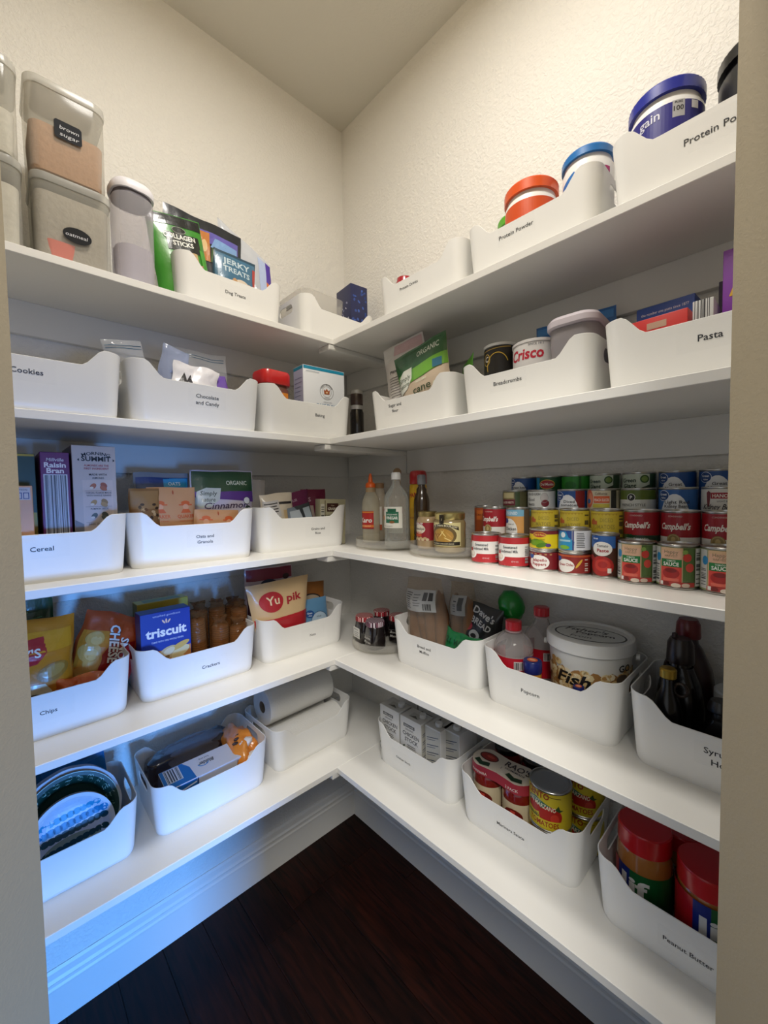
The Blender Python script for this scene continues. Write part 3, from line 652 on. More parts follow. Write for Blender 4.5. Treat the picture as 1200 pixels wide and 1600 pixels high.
o = jar('vinegar_bottle', 'R', 3, -.585, -.160, tz, bottle_prof(.026, .205, .011, .14), M('#3b2a18', .2, coat=.6), 'dark bottle with a grey cap between the vinegar and the spray can', 'bottle')
capm('cap', [(.0135, .20), (.0135, .228), (.011, .232), (0, .232)], M('#8d8f94', .4), o)
o = jar('syrup_bottle', 'R', 3, -.372, -.150, tz, bottle_prof(.028, .195, .0125, .14), CLEAR('#d9cdb8', .55, .1), 'pale bottle with a tan cap at the back of the first turntable', 'bottle')
capm('cap', [(.0165, .192), (.0165, .208), (.014, .211), (0, .211)], M('#a5815c', .5), o)
pr = Print(cyl(.0283), step=.004); pr.rect(-.03, .04, .03, .125, '#e8e4dc'); pr.rect(-.03, .04, .03, .06, '#c4562a'); pr.build('label_print', o)

tz = turntable('R', 3, -.722, -.190, .122, 'clear round turntable holding the gravy and bouillon jars')
o = jar('gravy_jar', 'R', 3, -.648, -.205, tz, [(0, 0), (.029, 0), (.033, .004), (.034, .03), (.033, .05), (.034, .085), (.030, .097), (.027, .101), (.027, .108)], M('#b59a74', .15, coat=.9), 'beige gravy jar with a gold lid and red label', 'jar', rz=8)
capm('lid', [(.0285, .100), (.0295, .102), (.0295, .114), (.027, .116), (0, .1155)], M('#a5935f', .35, .8), o)
pr = Print(cyl(.0343), step=.004); pr.rect(-.040, .028, .042, .082, '#99202c'); pr.ell(-.010, .062, .022, .014, '#e8ddc8'); pr.text('HEINZ', -.012, .073, .0085, '#e9e4dc', bold=1.2, w=.034); pr.text('HomeStyle', -.010, .060, .0075, '#3a2a26', bold=.6, shear=.25, w=.038); pr.text('TURKEY', -.012, .049, .005, '#d5622c', bold=.8); pr.rect(-.032, .040, .0, .047, '#c9502a')
for i in range(7): pr.ell(-.024+i*.007, .031+(i % 2)*.004, .0055, .004, ('#d9c6a0', '#c7a878')[i % 2], lay=False)
pr.build('label_print', o)
o = jar('bouillon_jar', 'R', 3, -.747, -.222, tz, [(0, 0), (.040, 0), (.045, .005), (.046, .03), (.045, .06), (.046, .085), (.042, .094), (.040, .097), (.040, .104)], M('#9c8a60', .15, coat=.9), 'wide bouillon jar with a gold lid and a picture of noodles', 'jar', rz=8)
capm('lid', [(.0425, .096), (.0435, .098), (.0435, .113), (.041, .116), (0, .1155)], M('#c9b878', .28, .85), o)
pr = Print(cyl(.0463), step=.005); pr.rect(-.056, .022, .056, .088, '#e0d49a'); pr.ell(0, .052, .043, .028, '#6d5a34'); pr.ell(0, .050, .034, .022, '#b58a3c')
for i in range(9): pr.ell(random.uniform(-.022, .022), random.uniform(.040, .062), .012, .0016, ('#e8cf86', '#c99a4a', '#8a5a24')[i % 3], rot=random.uniform(-70, 70), lay=False)
pr.n += 1
pr.rect(-.053, .024, .053, .034, '#2a2622'); pr.poly([(-.050, .066), (-.048, .077), (0, .086), (.048, .077), (.050, .066), (.030, .074), (0, .077), (-.030, .074)], '#2a241e'); pr.text('BETTER THAN BOUILLON', 0, .0775, .0055, '#efe4c0', bold=.8, w=.088, arc=.16); pr.text('ROASTED CHICKEN BASE', 0, .027, .0035, '#efe4c0', w=.07); pr.rect(-.007, .086, .007, .110, '#2b2416'); pr.text('1', 0, .094, .006, '#e6d9a8', bold=.5); pr.build('label_print', o)
# ------------------------------------------------------------------ top left shelf
def oxo(a, d, z, w, h, label, fill=None, fz=.5, text=None, oval=False, scoop=False, lid='#e3e2dc'):
    o = emp('food_container', 'L', 5, a, d, z, label, 'container', group='clear square food containers')
    obj('tub', loft([(w-.012, w-.012, .022, 0), (w-.004, w-.004, .024, .006), (w, w, .026, h-.030), (w, w, .026, h-.022)], 7), CLEAR('#e6e4dc', .20, .12), o)
    obj('lid', loft([(w+.004, w+.004, .027, h-.022), (w+.006, w+.006, .028, h-.016), (w+.004, w+.004, .027, h-.004), (w-.010, w-.010, .024, h), ], 7), CLEAR(lid, .35, .2), o)
    obj('lid_panel', loft([(w-.03, w-.03, .02, h+.0004), (w-.034, w-.034, .02, h+.003)], 6), CLEAR(lid, .35, .2), o)
    if fill:
        bm = loft([(w-.018, w-.018, .02, .004), (w-.009, w-.009, .022, h*fz)], 6); bmesh.ops.triangulate(bm, faces=bm.faces[:])
        obj('contents', bm, M(fill, .9, bump=.6, scale=90, vary=.15), o)
    pr = Print(front(-w/2-.0015))
    if text:
        if oval: pr.ell(.004, h*.38, .028, .018, '#1d1d20')
        else: pr.poly([(-.026, h*.42), (-.022, h*.40), (.022, h*.40), (.026, h*.42), (.026, h*.58), (.022, h*.60), (-.022, h*.60), (-.026, h*.58)], '#22242a')
        for i, t in enumerate(text): pr.text(t, .002, (h*.36 if oval else h*.50)-.015*i+(.0 if oval else .002), .0085, '#d9dade', shear=.15, w=min(.042, .0072*len(t)))
        pr.build('chalk_label', o, rough=.9)
    if scoop: obj('scoop', loft([(.05, .02, .009, .002), (.06, .03, .012, .050)], 5), M('#f0705a', .5), o, loc=(-.026, -w/2+.0195, .006))
    return o
oxo(-1.012, -.178, 0, .152, .203, 'lower clear container labelled oatmeal with an oval tag', '#b4ada2', .80, ['oatmeal'], True, True)
oxo(-1.016, -.178, .2070, .150, .205, 'upper clear container half full of brown sugar with a black tag', '#c49a78', .52, ['brown', 'sugar'])
oxo(-1.180, -.180, 0, .152, .205, 'lower clear container at the far left end of the top shelf', '#dcd8ce', .7)
oxo(-1.180, -.180, .209, .150, .205, 'upper clear container at the far left end of the top shelf', '#e0ddd4', .45)
o = emp('canister', 'L', 5, -.884, -.222, 0, 'tall slim clear canister with a white lid, beside the oatmeal container', 'container', rz=4)
obj('tub', loft([(.082, .082, .03, 0), (.090, .090, .034, .006), (.094, .094, .036, .225)], 8), CLEAR('#e6e3ea', .25, .08), o)
obj('contents', loft([(.080, .080, .03, .004), (.086, .086, .033, .10)], 8), CLEAR('#e6e2e8', .5, .5), o)
obj('seal', loft([(.088, .088, .034, .226), (.088, .088, .034, .236)], 8), M('#55515a', .5), o)
obj('lid', loft([(.098, .098, .037, .236), (.100, .100, .038, .240), (.100, .100, .038, .252), (.090, .090, .034, .260)], 8), M('#eceaf0', .3), o)
# dog treat bags
o, pr = pouch('treat_bag', 'L', 5, -.728, -.175, .0035, .152, .268, .05, '#3e8e2c', 'green dog treat bag with a dark top, leaning left', ry=-9, seed=3, amp=.003)
pr.rect(-.074, .236, .074, .265, '#191c1b'); pr.rect(-.034, .165, .060, .215, '#20241f'); pr.rect(-.016, .01, .046, .165, '#c9ab7d')
for i in range(6): pr.line(-.006+i*.010, .012, -.004+i*.010, .128, .004, ('#b08a56', '#dcc49c')[i % 2])
pr.n += 1
pr.ell(.006, .224, .020, .010, '#9a9a94'); pr.ell(.006, .224, .018, .0085, '#20251f'); pr.text('COLLAGEN', .004, .198, .014, '#f0f2ea', bold=1.5, w=.088); pr.text('STICKS', .010, .179, .013, '#f0f2ea', bold=1.5, w=.058); pr.rect(.056, .01, .074, .18, '#4fa535'); bag_done(o, pr)
o, pr = pouch('treat_bag', 'L', 5, -.662, -.105, .0035, .245, .335, .05, '#23262c', 'tall black and purple dog treat bag with an orange stripe', ry=2, seed=5, amp=.005)
pr.rect(-.10, .262, .108, .300, '#6a63b8'); pr.rect(-.108, .24, -.04, .305, '#1c1d22'); pr.rect(-.020, .20, .012, .295, '#c97e3a'); pr.poly([(.012, .20), (.02, .26), (.10, .275), (.108, .20)], '#4f6a44'); pr.poly([(.014, .25), (.03, .285), (.104, .28), (.104, .262)], '#86aee0'); pr.rect(.02, .16, .108, .20, '#87714a'); pr.ell(-.005, .25, .009, .02, '#e8c48a'); bag_done(o, pr)
o, pr = pouch('treat_bag', 'L', 5, -.600, -.185, .0035, .135, .215, .045, '#2c4a5e', 'blue dog treat bag with a picture of a dog', ry=3, seed=8, amp=.003)
pr.rect(-.064, .015, .064, .205, '#41718f'); pr.text('JERKY', .002, .175, .019, '#c4d6df', bold=1.3, w=.088); pr.text('TREATS', .002, .150, .017, '#c4d6df', bold=1.3, w=.088); pr.ell(.018, .118, .026, .020, '#e2d2bc'); pr.ell(.010, .122, .003, .003, '#241c18'); pr.ell(.026, .121, .003, .003, '#241c18'); pr.ell(.018, .113, .005, .0035, '#241c18'); pr.ell(-.006, .122, .009, .013, '#c79b6c'); pr.ell(.042, .120, .008, .012, '#c79b6c'); pr.rect(.056, .015, .066, .19, '#b93d33'); bag_done(o, pr)
o, pr = pouch('treat_bag', 'L', 5, -.495, -.085, .0035, .17, .335, .05, '#d9dbe0', 'silvery dog treat bag with a purple and orange edge', ry=-2, rz=-12, seed=11, amp=.005, topcut=-.7, mat=CLEAR('#e4e8f0', .45, .15, .3, 30))
pr.rect(.066, .01, .084, .325, '#4a2aa0'); pr.rect(.066, .21, .084, .24, '#d9793a'); pr.rect(.040, .02, .066, .32, '#b9c8ea'); bag_done(o, pr)
o, pr = pouch('treat_bag', 'L', 5, -.738, -.215, .0035, .07, .125, .03, '#b3202b', 'small red treat bag seen through the handle of the Dog Treats bin', seed=2, amp=.002, rz=-20); pr.text('DOG', 0, .09, .012, '#f0dcd0', bold=1); bag_done(o, pr)
# corner
o = emp('acrylic_tray', 'L', 5, -.278, -.148, .0035, 'clear acrylic tray standing in the white corner bin', 'tray')
cb = loft([(.17, .165, .03, 0), (.19, .185, .034, .165), (.193, .188, .035, .172)], 7, cap=False); obj('tray_wall', cb, CLEAR('#d9d6d0', .28, .05), o)
obj('grip', loft([(.004, .05, .0019, 0), (.004, .05, .0019, .018)], 4), CLEAR('#bcb9b4', .5, .1), o, loc=(-.092, 0, .125)); obj('tray_base', loft([(.17, .165, .03, 0), (.17, .165, .03, .002)], 7), CLEAR('#d9d6d0', .3, .1), o)
o, fr, lf, tp, rg = carton('tin_box', 'L', 5, -.105, -.178, .0035, .078, .105, .262, ['#1d2350'], 'navy gift box with a blue floral pattern, in the corner bin', rz=-6)
for i in range(46):
    fr.ell(random.uniform(-.032, .032), random.uniform(.01, .245), random.uniform(.004, .008), random.uniform(.003, .006), ('#3f5fb0', '#2f4a94')[i % 2], n=7, rot=random.uniform(0, 180), lay=False)
for i in range(30): lf.ell(random.uniform(-.04, .04), random.uniform(.06, .20), random.uniform(.003, .007), random.uniform(.002, .004), ('#8c8fb8', '#c9c9d9')[i % 2], n=7, rot=random.uniform(0, 180), lay=False)
done(o, fr, lf)

# ------------------------------------------------------------------ top right shelf tubs
def tub(k, a, d, z, r, h, body, lidc, label, lidh=.022, band=None, draw=None, cat='tub', name='powder_tub', rz=0):
    o = emp(name, 'R', k, a, d, z, label, cat, rz=rz)
    obj('tub_body', lathe([(0, 0), (r*.88, 0), (r*.92, .004), (r*.92, h-lidh-.016), (r*.84, h-lidh-.006), (r*.84, h-lidh)], 56), M(body, .35), o)
    obj('lid', ridged(r*.94, h-lidh, h-.004, 90, .0007), M(lidc, .35, coat=.3), o); obj('lid_top', lathe([(r*.935, h-.004), (r*.90, h), (r*.82, h), (r*.80, h-.0015), (0, h-.0015)], 56), M(lidc, .35, coat=.3), o)
    pr = Print(cyl(r*.92), step=.006)
    if band: pr.rect(-math.pi*r*.915, .01, math.pi*r*.915, h-lidh-.022, band)
    if draw: draw(pr, r, h)
    if pr.it: pr.build('label_print', o)
    return o
tub(5, -.885, -.095, .0035, .050, .200, '#e9e8e2', '#5cae2c', 'tub with a green lid behind the orange lidded tub')
tub(5, -.968, -.168, .0035, .068, .198, '#ecebe6', '#e2571c', 'powder tub with a bright orange lid', .026, '#d9531f')
def d_blue(pr, r, h): pr.poly([(-.05, h-.06), (-.01, h-.045), (.0, h-.07), (-.05, h-.09)], '#2f78c4'); pr.rect(.045, h-.075, .070, h-.05, '#c0327a')
tub(5, -1.090, -.130, .0035, .060, .226, '#eeedea', '#1f74bd', 'white powder tub with a mid blue lid, nearest the navy lidded tub', .018, None, d_blue)
def d_navy(pr, r, h): pr.rect(.024, h-.075, .044, h-.045, '#b9b9bc'); pr.text('100', .034, h-.064, .009, '#33343a', bold=1); pr.text('PURE', .034, h-.051, .004, '#33343a', bold=.6); pr.text('gain', -.014, h-.068, .017, '#d8d9ea', bold=.6); pr.rect(.056, h-.062, .07, h-.048, '#e4e4ea')
tub(5, -1.253, -.168, .0035, .068, .222, '#ebebea', '#1b2a9a', 'powder tub with a navy blue lid and purple label', .024, '#2c2a84', d_navy)
o = tub(5, -1.398, -.150, .0035, .070, .228, '#1c1c1f', '#1b1b1d', 'black powder tub at the right jamb', .024)
o = emp('scoop_tub', 'R', 5, -1.475, -.215, .0035, 'small white rounded tub beside the black tub', 'tub'); obj('tub_body', lathe([(0, 0), (.022, 0), (.026, .02), (.027, .15), (.02, .185), (0, .196)], 32), M('#e7e7e4', .4), o)
o = emp('drink_can', 'R', 5, -.512, -.150, .0035, 'red drink can standing in the Protein Drinks bin', 'can'); obj('can_body', lathe([(0, 0), (.026, 0), (.030, .008), (.030, .150), (.026, .160), (.026, .166), (0, .164)], 36), M('#a8202c', .3, coat=.4), o)

# ------------------------------------------------------------------ fourth shelf, left
CB = CLEAR('#eef0f2', .16, .08, .5, 28); CB2 = CLEAR('#c9d4ee', .30, .08, .5, 28)
def zipbag(a, d, w, h, label, rz=0, ry=0, seed=1, k=4, m=CB, tint='#1c4f6a', t=.05):
    o, pr = pouch('zip_bag', 'L', k, a, d, .0035, w, h, t, '#ffffff', label, rz=rz, ry=ry, seed=seed, amp=.007, mat=m, fr=20)
    pr.rect(-w*.46, h*.90, w*.46, h*.908, tint); pr.rect(-w*.46, h*.93, w*.46, h*.938, tint); bag_done(o, pr, name='zip_seal'); return o
zipbag(-.880, -.235, .095, .222, 'clear zip bag folded over the left end of the Chocolate bin', seed=3, rz=10, ry=-12)
o, pr = pouch('snack_wrapper', 'L', 4, -.835, -.255, .0035, .070, .226, .035, '#9fb0d8', 'pale blue translucent wrapper standing up in the Chocolate bin', ry=10, seed=9, amp=.006, mat=CB2); pr.rect(-.012, .150, .014, .157, '#7a88b8'); bag_done(o, pr)
zipbag(-.725, -.215, .165, .242, 'large clear zip bag with a blue seal in the Chocolate bin', seed=6, rz=-4)
o, pr = pouch('candy_bag', 'L', 4, -.772, -.285, .0035, .125, .178, .05, '#e9e6e6', 'crumpled white candy bag with black marks', ry=6, seed=4, amp=.009, fr=24); pr.poly([(-.05, .12), (-.036, .15), (-.028, .13), (-.018, .15), (-.012, .12), (-.024, .128), (-.034, .116)], '#26242a'); pr.text('nuts', -.035, .105, .009, '#26242a', bold=.8); pr.rect(-.005, .10, .035, .12, '#c9404a'); bag_done(o, pr)
o, pr = pouch('candy_bag', 'L', 4, -.672, -.262, .0035, .075, .165, .05, '#6d4aa8', 'purple candy bag inside the Chocolate bin', ry=-10, seed=14, amp=.006); pr.rect(-.03, .02, .03, .09, '#c9404a'); bag_done(o, pr)
# baking
o = emp('cocoa_jar', 'L', 4, -.515, -.262, .0035, 'square jar with a bright red lid in the Baking bin', 'jar', rz=4)
obj('jar_body', loft([(.088, .075, .02, 0), (.094, .08, .022, .01), (.094, .08, .022, .15), (.085, .072, .02, .158), (.085, .072, .02, .164)], 6), M('#6a3a2a', .3, coat=.5), o)
obj('lid', loft([(.100, .086, .024, .164), (.104, .090, .026, .170), (.104, .090, .026, .198), (.096, .082, .022, .206)], 7), M('#c81c1c', .35, coat=.3), o)
pr = Print(front(-.0405)); pr.rect(-.030, .02, .034, .140, '#d9862c'); pr.ell(.002, .12, .018, .012, '#43261a'); pr.ring(.002, .12, .018, .012, .0015, '#e0b070'); pr.rect(.012, .06, .034, .105, '#e9e2d8'); pr.text('COCOA', 0, .085, .011, '#7a1f1a', bold=1); pr.build('label_print', o)
o, fr, lf, tp, rg = carton('flour_box', 'L', 4, -.353, -.296, .0035, .160, .066, .238, ['#e4e6e8', None, '#b9bdd8'], 'white cake flour box with a turquoise top edge', rz=-4)
for p, w_ in ((fr, .0785), (lf, .0318)): p.rect(-w_, .226, w_, .2365, '#1f8fb0')
fr.ring(.008, .160, .0265, .0265, .0012, '#4a4340'); fr.ring(.008, .160, .018, .018, .0008, '#4a4340'); fr.text('KING ARTHUR', .008, .1805, .0048, '#4a4340', bold=.5, w=.046, arc=.0205); fr.text('COMPANY', .008, .1375, .0035, '#4a4340', w=.022)
fr.poly([(-.002, .152), (-.004, .168), (.002, .163), (.008, .171), (.014, .163), (.020, .168), (.018, .152)], '#a4552a'); fr.ell(.008, .158, .004, .003, '#e9c9a0')
fr.text('UNBLEACHED', .010, .1235, .0036, '#7a7d84', w=.034); fr.text('CAKE FLOUR', .010, .108, .0105, '#2f6a94', bold=.9, w=.088); fr.rect(-.070, .219, -.02, .2205, '#9aa0a8')
lf.lines(-.024, .024, .12, .205, 6, '#6f76a0', .0016); lf.rect(-.004, .10, .002, .112, '#33364a'); fr.rect(-.06, .03, .06, .07, '#c9d4dc'); done(o, fr, lf)
o = jar('extract_jar', 'L', 4, -.160, -.262, 0, [(0, 0), (.024, 0), (.0265, .004), (.0265, .125), (.022, .136), (.022, .14)], M('#15110f', .12, coat=.8), 'tall black jar with a silver lid in the corner beside the Baking bin', 'jar'); capm('lid', [(.0235, .137), (.0245, .139), (.0245, .152), (0, .153)], M('#c9c7c4', .35, .5), o)
o = jar('spice_jar', 'L', 4, -.160, -.262, .1532, [(0, 0), (.023, 0), (.024, .003), (.024, .040), (.022, .044)], M('#43302a', .4, coat=.7, vary=.6, scale=300), 'small speckled spice jar stacked on the black jar', 'jar'); capm('lid', [(.0235, .042), (.0245, .044), (.0245, .055), (0, .056)], M('#cfcdc8', .35, .4), o)

# ------------------------------------------------------------------ fourth shelf, right
o, pr = pouch('flour_bag', 'R', 4, -.553, -.150, .0035, .165, .330, .075, '#e6e0da', 'white flour bag with a crimped top, leaning left', ry=-9, rz=5, seed=21, amp=.005, topw=1.05)
pr.rect(-.030, .285, .078, .322, '#d9b9ba'); pr.rect(-.080, .272, -.03, .322, '#e9e6e0'); pr.text('Pizza Flour', -.002, .225, .010, '#33302e', bold=.8, w=.090); pr.lines(-.05, .06, .13, .212, 9, '#5a5654', .002, .35); pr.text('The finest', -.012, .105, .009, '#33302e', bold=.7, w=.075); pr.lines(-.05, .06, .02, .095, 7, '#5a5654', .002, .4); bag_done(o, pr, .5)
o, pr = pouch('sugar_pouch', 'R', 4, -.668, -.205, .0035, .196, .268, .065, '#cdb9a0', 'green and tan organic cane sugar pouch', ry=-10, rz=0, seed=23, amp=.003, botw=.86, topw=1.1)
pr.rect(-.098, .205, .098, .273, '#1f5a2c'); pr.poly([(-.098, .160), (-.098, .205), (.098, .205), (.098, .178), (.02, .166)], '#5b9a2c'); pr.poly([(-.02, .166), (-.02, .205), (.098, .215), (.098, .178)], '#6fae34'); pr.text('ORGANIC', .035, .236, .018, '#dfe8da', bold=.6, w=.082)
pr.poly([(-.094, .145), (-.086, .195), (-.060, .212), (-.026, .212), (-.028, .175), (-.050, .148), (-.080, .138)], '#e6e9df'); pr.text('Simply', -.062, .178, .016, '#33502c', shear=.2, bold=.4, w=.054); pr.text('nature', -.064, .158, .015, '#33502c', shear=.2, bold=.4, w=.044); pr.text('cane', .012, .120, .024, '#2f4a28', bold=.3, w=.070); pr.text('SUGAR', .020, .100, .012, '#2f5a28', bold=1, w=.050); pr.text('NON GMO', .012, .152, .006, '#e6eeda', bold=.4)
pr.rect(.055, .175, .085, .200, '#2f6f8a'); pr.rect(-.085, .01, .085, .085, '#b89a7c'); pr.ell(.064, .122, .010, .012, '#e2e6d8'); bag_done(o, pr)
o, pr = pouch('snack_pouch', 'R', 4, -.748, -.150, .0035, .075, .200, .035, '#5cab2c', 'bright green pouch tip behind the cane sugar', ry=8, rz=-30, seed=25, amp=.004, topcut=.5); bag_done(o, pr) if pr.it else None
def canr(name, a, d, r, h, body, label, draw, lid=None, cat='can', k=4, rimc='#cfcfcc', z=.0035):
    o = emp(name, 'R', k, a, d, z, label, cat)
    obj('can_body', lathe([(0, 0), (r, 0), (r, h-.008)], 56), M(body, .35), o)
    obj('rim', lathe([(r, h-.008), (r+.0016, h-.007), (r+.0016, h-.001), (r, h), (r-.004, h), (r-.005, h-.003), (0, h-.003)], 56), M(rimc, .35), o)
    pr = Print(cyl(r), step=.006); draw(pr, r, h); pr.build('label_print', o); return o
def d_blk(pr, r, h): pr.ring(-.018, h-.040, .012, .016, .002, '#c9a94a'); pr.text('C', -.018, h-.045, .014, '#d9d4c8', bold=1); pr.ring(.014, h-.06, .03, .035, .002, '#d9b23a', a0=20, a1=200); pr.line(-.05, h-.018, .05, h-.012, .002, '#a88a3a')
canr('breadcrumb_can', -.880, -.165, .044, .206, '#1b1815', 'black breadcrumb canister with gold lettering', d_blk)
def d_cr(pr, r, h): pr.text('Crisco', .000, h-.046, .026, '#c2243a', bold=1.5, w=.088, shear=.1); pr.text('SINCE 1911', .026, h-.016, .0058, '#5a5a5e', bold=.3, w=.036); pr.rect(-.07, .02, .07, .10, '#2a5fa8')
canr('shortening_can', -.983, -.175, .054, .182, '#e4e0dc', 'white shortening can with red lettering', d_cr, rimc='#dedad6')
o = emp('storage_tub', 'R', 4, -1.090, -.160, .0035, 'frosted container with a pale mauve lid in the Breadcrumbs bin', 'container', rz=3); obj('tub_body', loft([(.09, .15, .03, 0), (.105, .165, .035, .180)], 7), CLEAR('#c9c2c4', .5, .25), o); obj('lid', loft([(.110, .172, .036, .180), (.116, .178, .038, .184), (.116, .178, .038, .196), (.104, .166, .034, .204)], 7), M('#cfc6cc', .35), o)
o, pr = pouch('pasta_bag', 'R', 4, -1.035, -.070, .0035, .20, .262, .04, '#2a6ab0', 'blue foil bag standing behind the shortening can', ry=0, seed=31, amp=.004); pr.rect(-.095, .235, .095, .255, '#3f86c9'); pr.rect(.03, .15, .08, .22, '#1c4a8a'); bag_done(o, pr)
o, fr, lf, tp, rg = carton('pasta_box', 'R', 4, -1.262, -.150, .0035, .100, .075, .190, ['#1f4596'], 'dark blue pasta box with a printed slogan', rz=-3); fr.rect(-.046, .140, .046, .150, '#2f5fb5'); fr.text('the number one pasta since 1877', 0, .172, .0055, '#d8dcea', bold=.3, w=.082); tp.rect(-.045, -.034, .045, .034, '#1a3a80'); done(o, fr, None or lf, tp)
o, fr, lf, tp, rg = carton('pasta_box', 'R', 4, -1.262, -.235, .0035, .105, .055, .140, ['#c9251f'], 'red pasta box standing in front of the blue one', rz=-3); fr.rect(-.012, .118, .020, .130, '#c9a890'); done(o, fr)
o, fr, lf, tp, rg = carton('pasta_box', 'R', 4, -1.333, -.190, .0035, .030, .130, .150, ['#c9c9c6'], 'narrow pale box with a barcode, between the red and purple boxes'); fr.bars(-.012, .012, .06, .150, 8, '#4a4a4c'); tp.bars(-.012, .012, -.06, .05, 8, '#4a4a4c', False); done(o, fr, lf, tp)
o, fr, lf, tp, rg = carton('macaroni_box', 'R', 4, -1.405, -.200, .0035, .100, .040, .236, ['#7a2f9a'], 'purple macaroni box at the right jamb'); fr.text('Annie', -.006, .155, .026, '#d9a93a', bold=1.2, w=.07); fr.text('macaroni', -.012, .118, .010, '#f0e6f2', bold=1, w=.06); fr.ring(-.005, .105, .040, .020, .0015, '#f0e6f2', a0=60, a1=150); fr.rect(-.046, .02, .046, .09, '#d98a2a'); done(o, fr)
o, fr, lf, tp, rg = carton('macaroni_box', 'R', 4, -1.395, -.150, .0035, .105, .035, .205, ['#332a4a'], 'dark box right behind the purple macaroni box'); done(o, fr)

# ------------------------------------------------------------------ middle shelf, left
o, fr, lf, tp, rg = carton('cereal_box', 'L', 3, -1.147, -.262, .0035, .060, .048, .211, ['#dba57c', '#e2b08a'], 'peach coloured cereal box at the left jamb'); fr.rect(-.026, .18, .026, .207, '#cfc9d0'); fr.rect(.0, .182, .012, .196, '#3a4a8a'); fr.rect(.014, .182, .024, .196, '#3a4a8a'); fr.rect(.0015, .1835, .0105, .1945, '#cfc9d0'); fr.rect(.0155, .1835, .0225, .1945, '#cfc9d0'); fr.text('NUTRITION', .006, .2, .004, '#4a4a52', w=.03); done(o, fr)
o, fr, lf, tp, rg = carton('cereal_box', 'L', 3, -1.130, -.148, .0035, .046, .160, .286, ['#5f6f5a', '#c9a92a', '#7f8f86'], 'green and yellow cereal box behind the raisin bran box'); fr.rect(-.022, .15, .022, .28, '#2f4a3a'); lf.ell(0, .2, .05, .04, '#59685c'); done(o, fr, lf)
o, fr, lf, tp, rg = carton('cereal_box', 'L', 3, -1.0735, -.1785, .0035, .054, .165, .289, ['#6f2168', '#6f2168', '#5a1a50', '#43163a'], 'purple raisin bran cereal box with a tall barcode'); fr.rect(-.022, .01, .022, .238, '#d4d8e4'); fr.bars(-.020, .020, .012, .236, 17, '#3a3f4c'); fr.text('Millville', .0, .268, .0078, '#e4d8e6', bold=.8, shear=.15, w=.032); fr.text('Raisin', .0, .254, .0115, '#f2ecf4', bold=1.5, w=.040); fr.text('Bran', .0, .241, .0115, '#f2ecf4', bold=1.5, w=.032); done(o, fr, lf, tp)
o, fr, lf, tp, rg = carton('cereal_box', 'L', 3, -.9985, -.1815, .0035, .088, .170, .308, ['#cfc3bd', '#cfc5c2', '#43222c', '#5a2a36'], 'tall cream cereal box printed with almonds and pumpkin seeds')
fr.rect(-.043, .0, .043, .10, '#8f98a2'); fr.poly([(-.043, .10), (-.043, .13), (-.02, .115), (-.01, .10)], '#7f7f86'); fr.rect(-.026, .01, .036, .225, '#dccfca')
fr.text('MORNING', .004, .286, .0078, '#20242c', bold=1, w=.056, arc=.08); fr.text('SUMMIT', .004, .271, .0115, '#20242c', bold=1.5, w=.060); fr.poly([(-.030, .277), (-.034, .2735), (-.030, .270)], '#20242c'); fr.poly([(.038, .277), (.042, .2735), (.038, .270)], '#20242c')
fr.text('ALMONDS ARE THE', .004, .258, .0048, '#b03a44', bold=.6, w=.050); fr.text('FIRST INGREDIENT', .004, .2505, .0048, '#b03a44', bold=.6, w=.050); fr.text('MADE WITH', .006, .236, .0050, '#33363c', bold=.6, w=.036); fr.text('ALMONDS', .006, .228, .0045, '#33363c', bold=.5, w=.024)
def nut(x, y, c, c2): fr.ell(x-.011, y, .008, .0055, c, rot=50); fr.ell(x-.014, y-.004, .004, .003, '#ece2d6'); fr.ell(x+.011, y+.002, .008, .006, c2, rot=-50); fr.ell(x+.010, y-.005, .008, .0055, c, rot=-40)
nut(.006, .210, '#b56a4a', '#a3583c'); fr.text('CEREAL FLAKES MADE', .006, .192, .0042, '#33363c', bold=.5, w=.052); fr.text('WITH WHOLE GRAINS', .006, .1855, .0042, '#33363c', bold=.5, w=.050); nut(.006, .170, '#b5925a', '#9a7a48'); fr.text('PUMPKIN SEEDS', .006, .153, .0042, '#33363c', bold=.5, w=.036); nut(.006, .138, '#5a5f5c', '#4a4f4c'); fr.text('DRIED CRANBERRIES', .006, .116, .0042, '#33363c', bold=.5, w=.046); fr.ell(.004, .104, .008, .006, '#a3283c')
for v in (.1985, .160, .122): fr.rect(-.022, v, .032, v+.0009, '#a39a98', False)
done(o, fr, lf, tp)
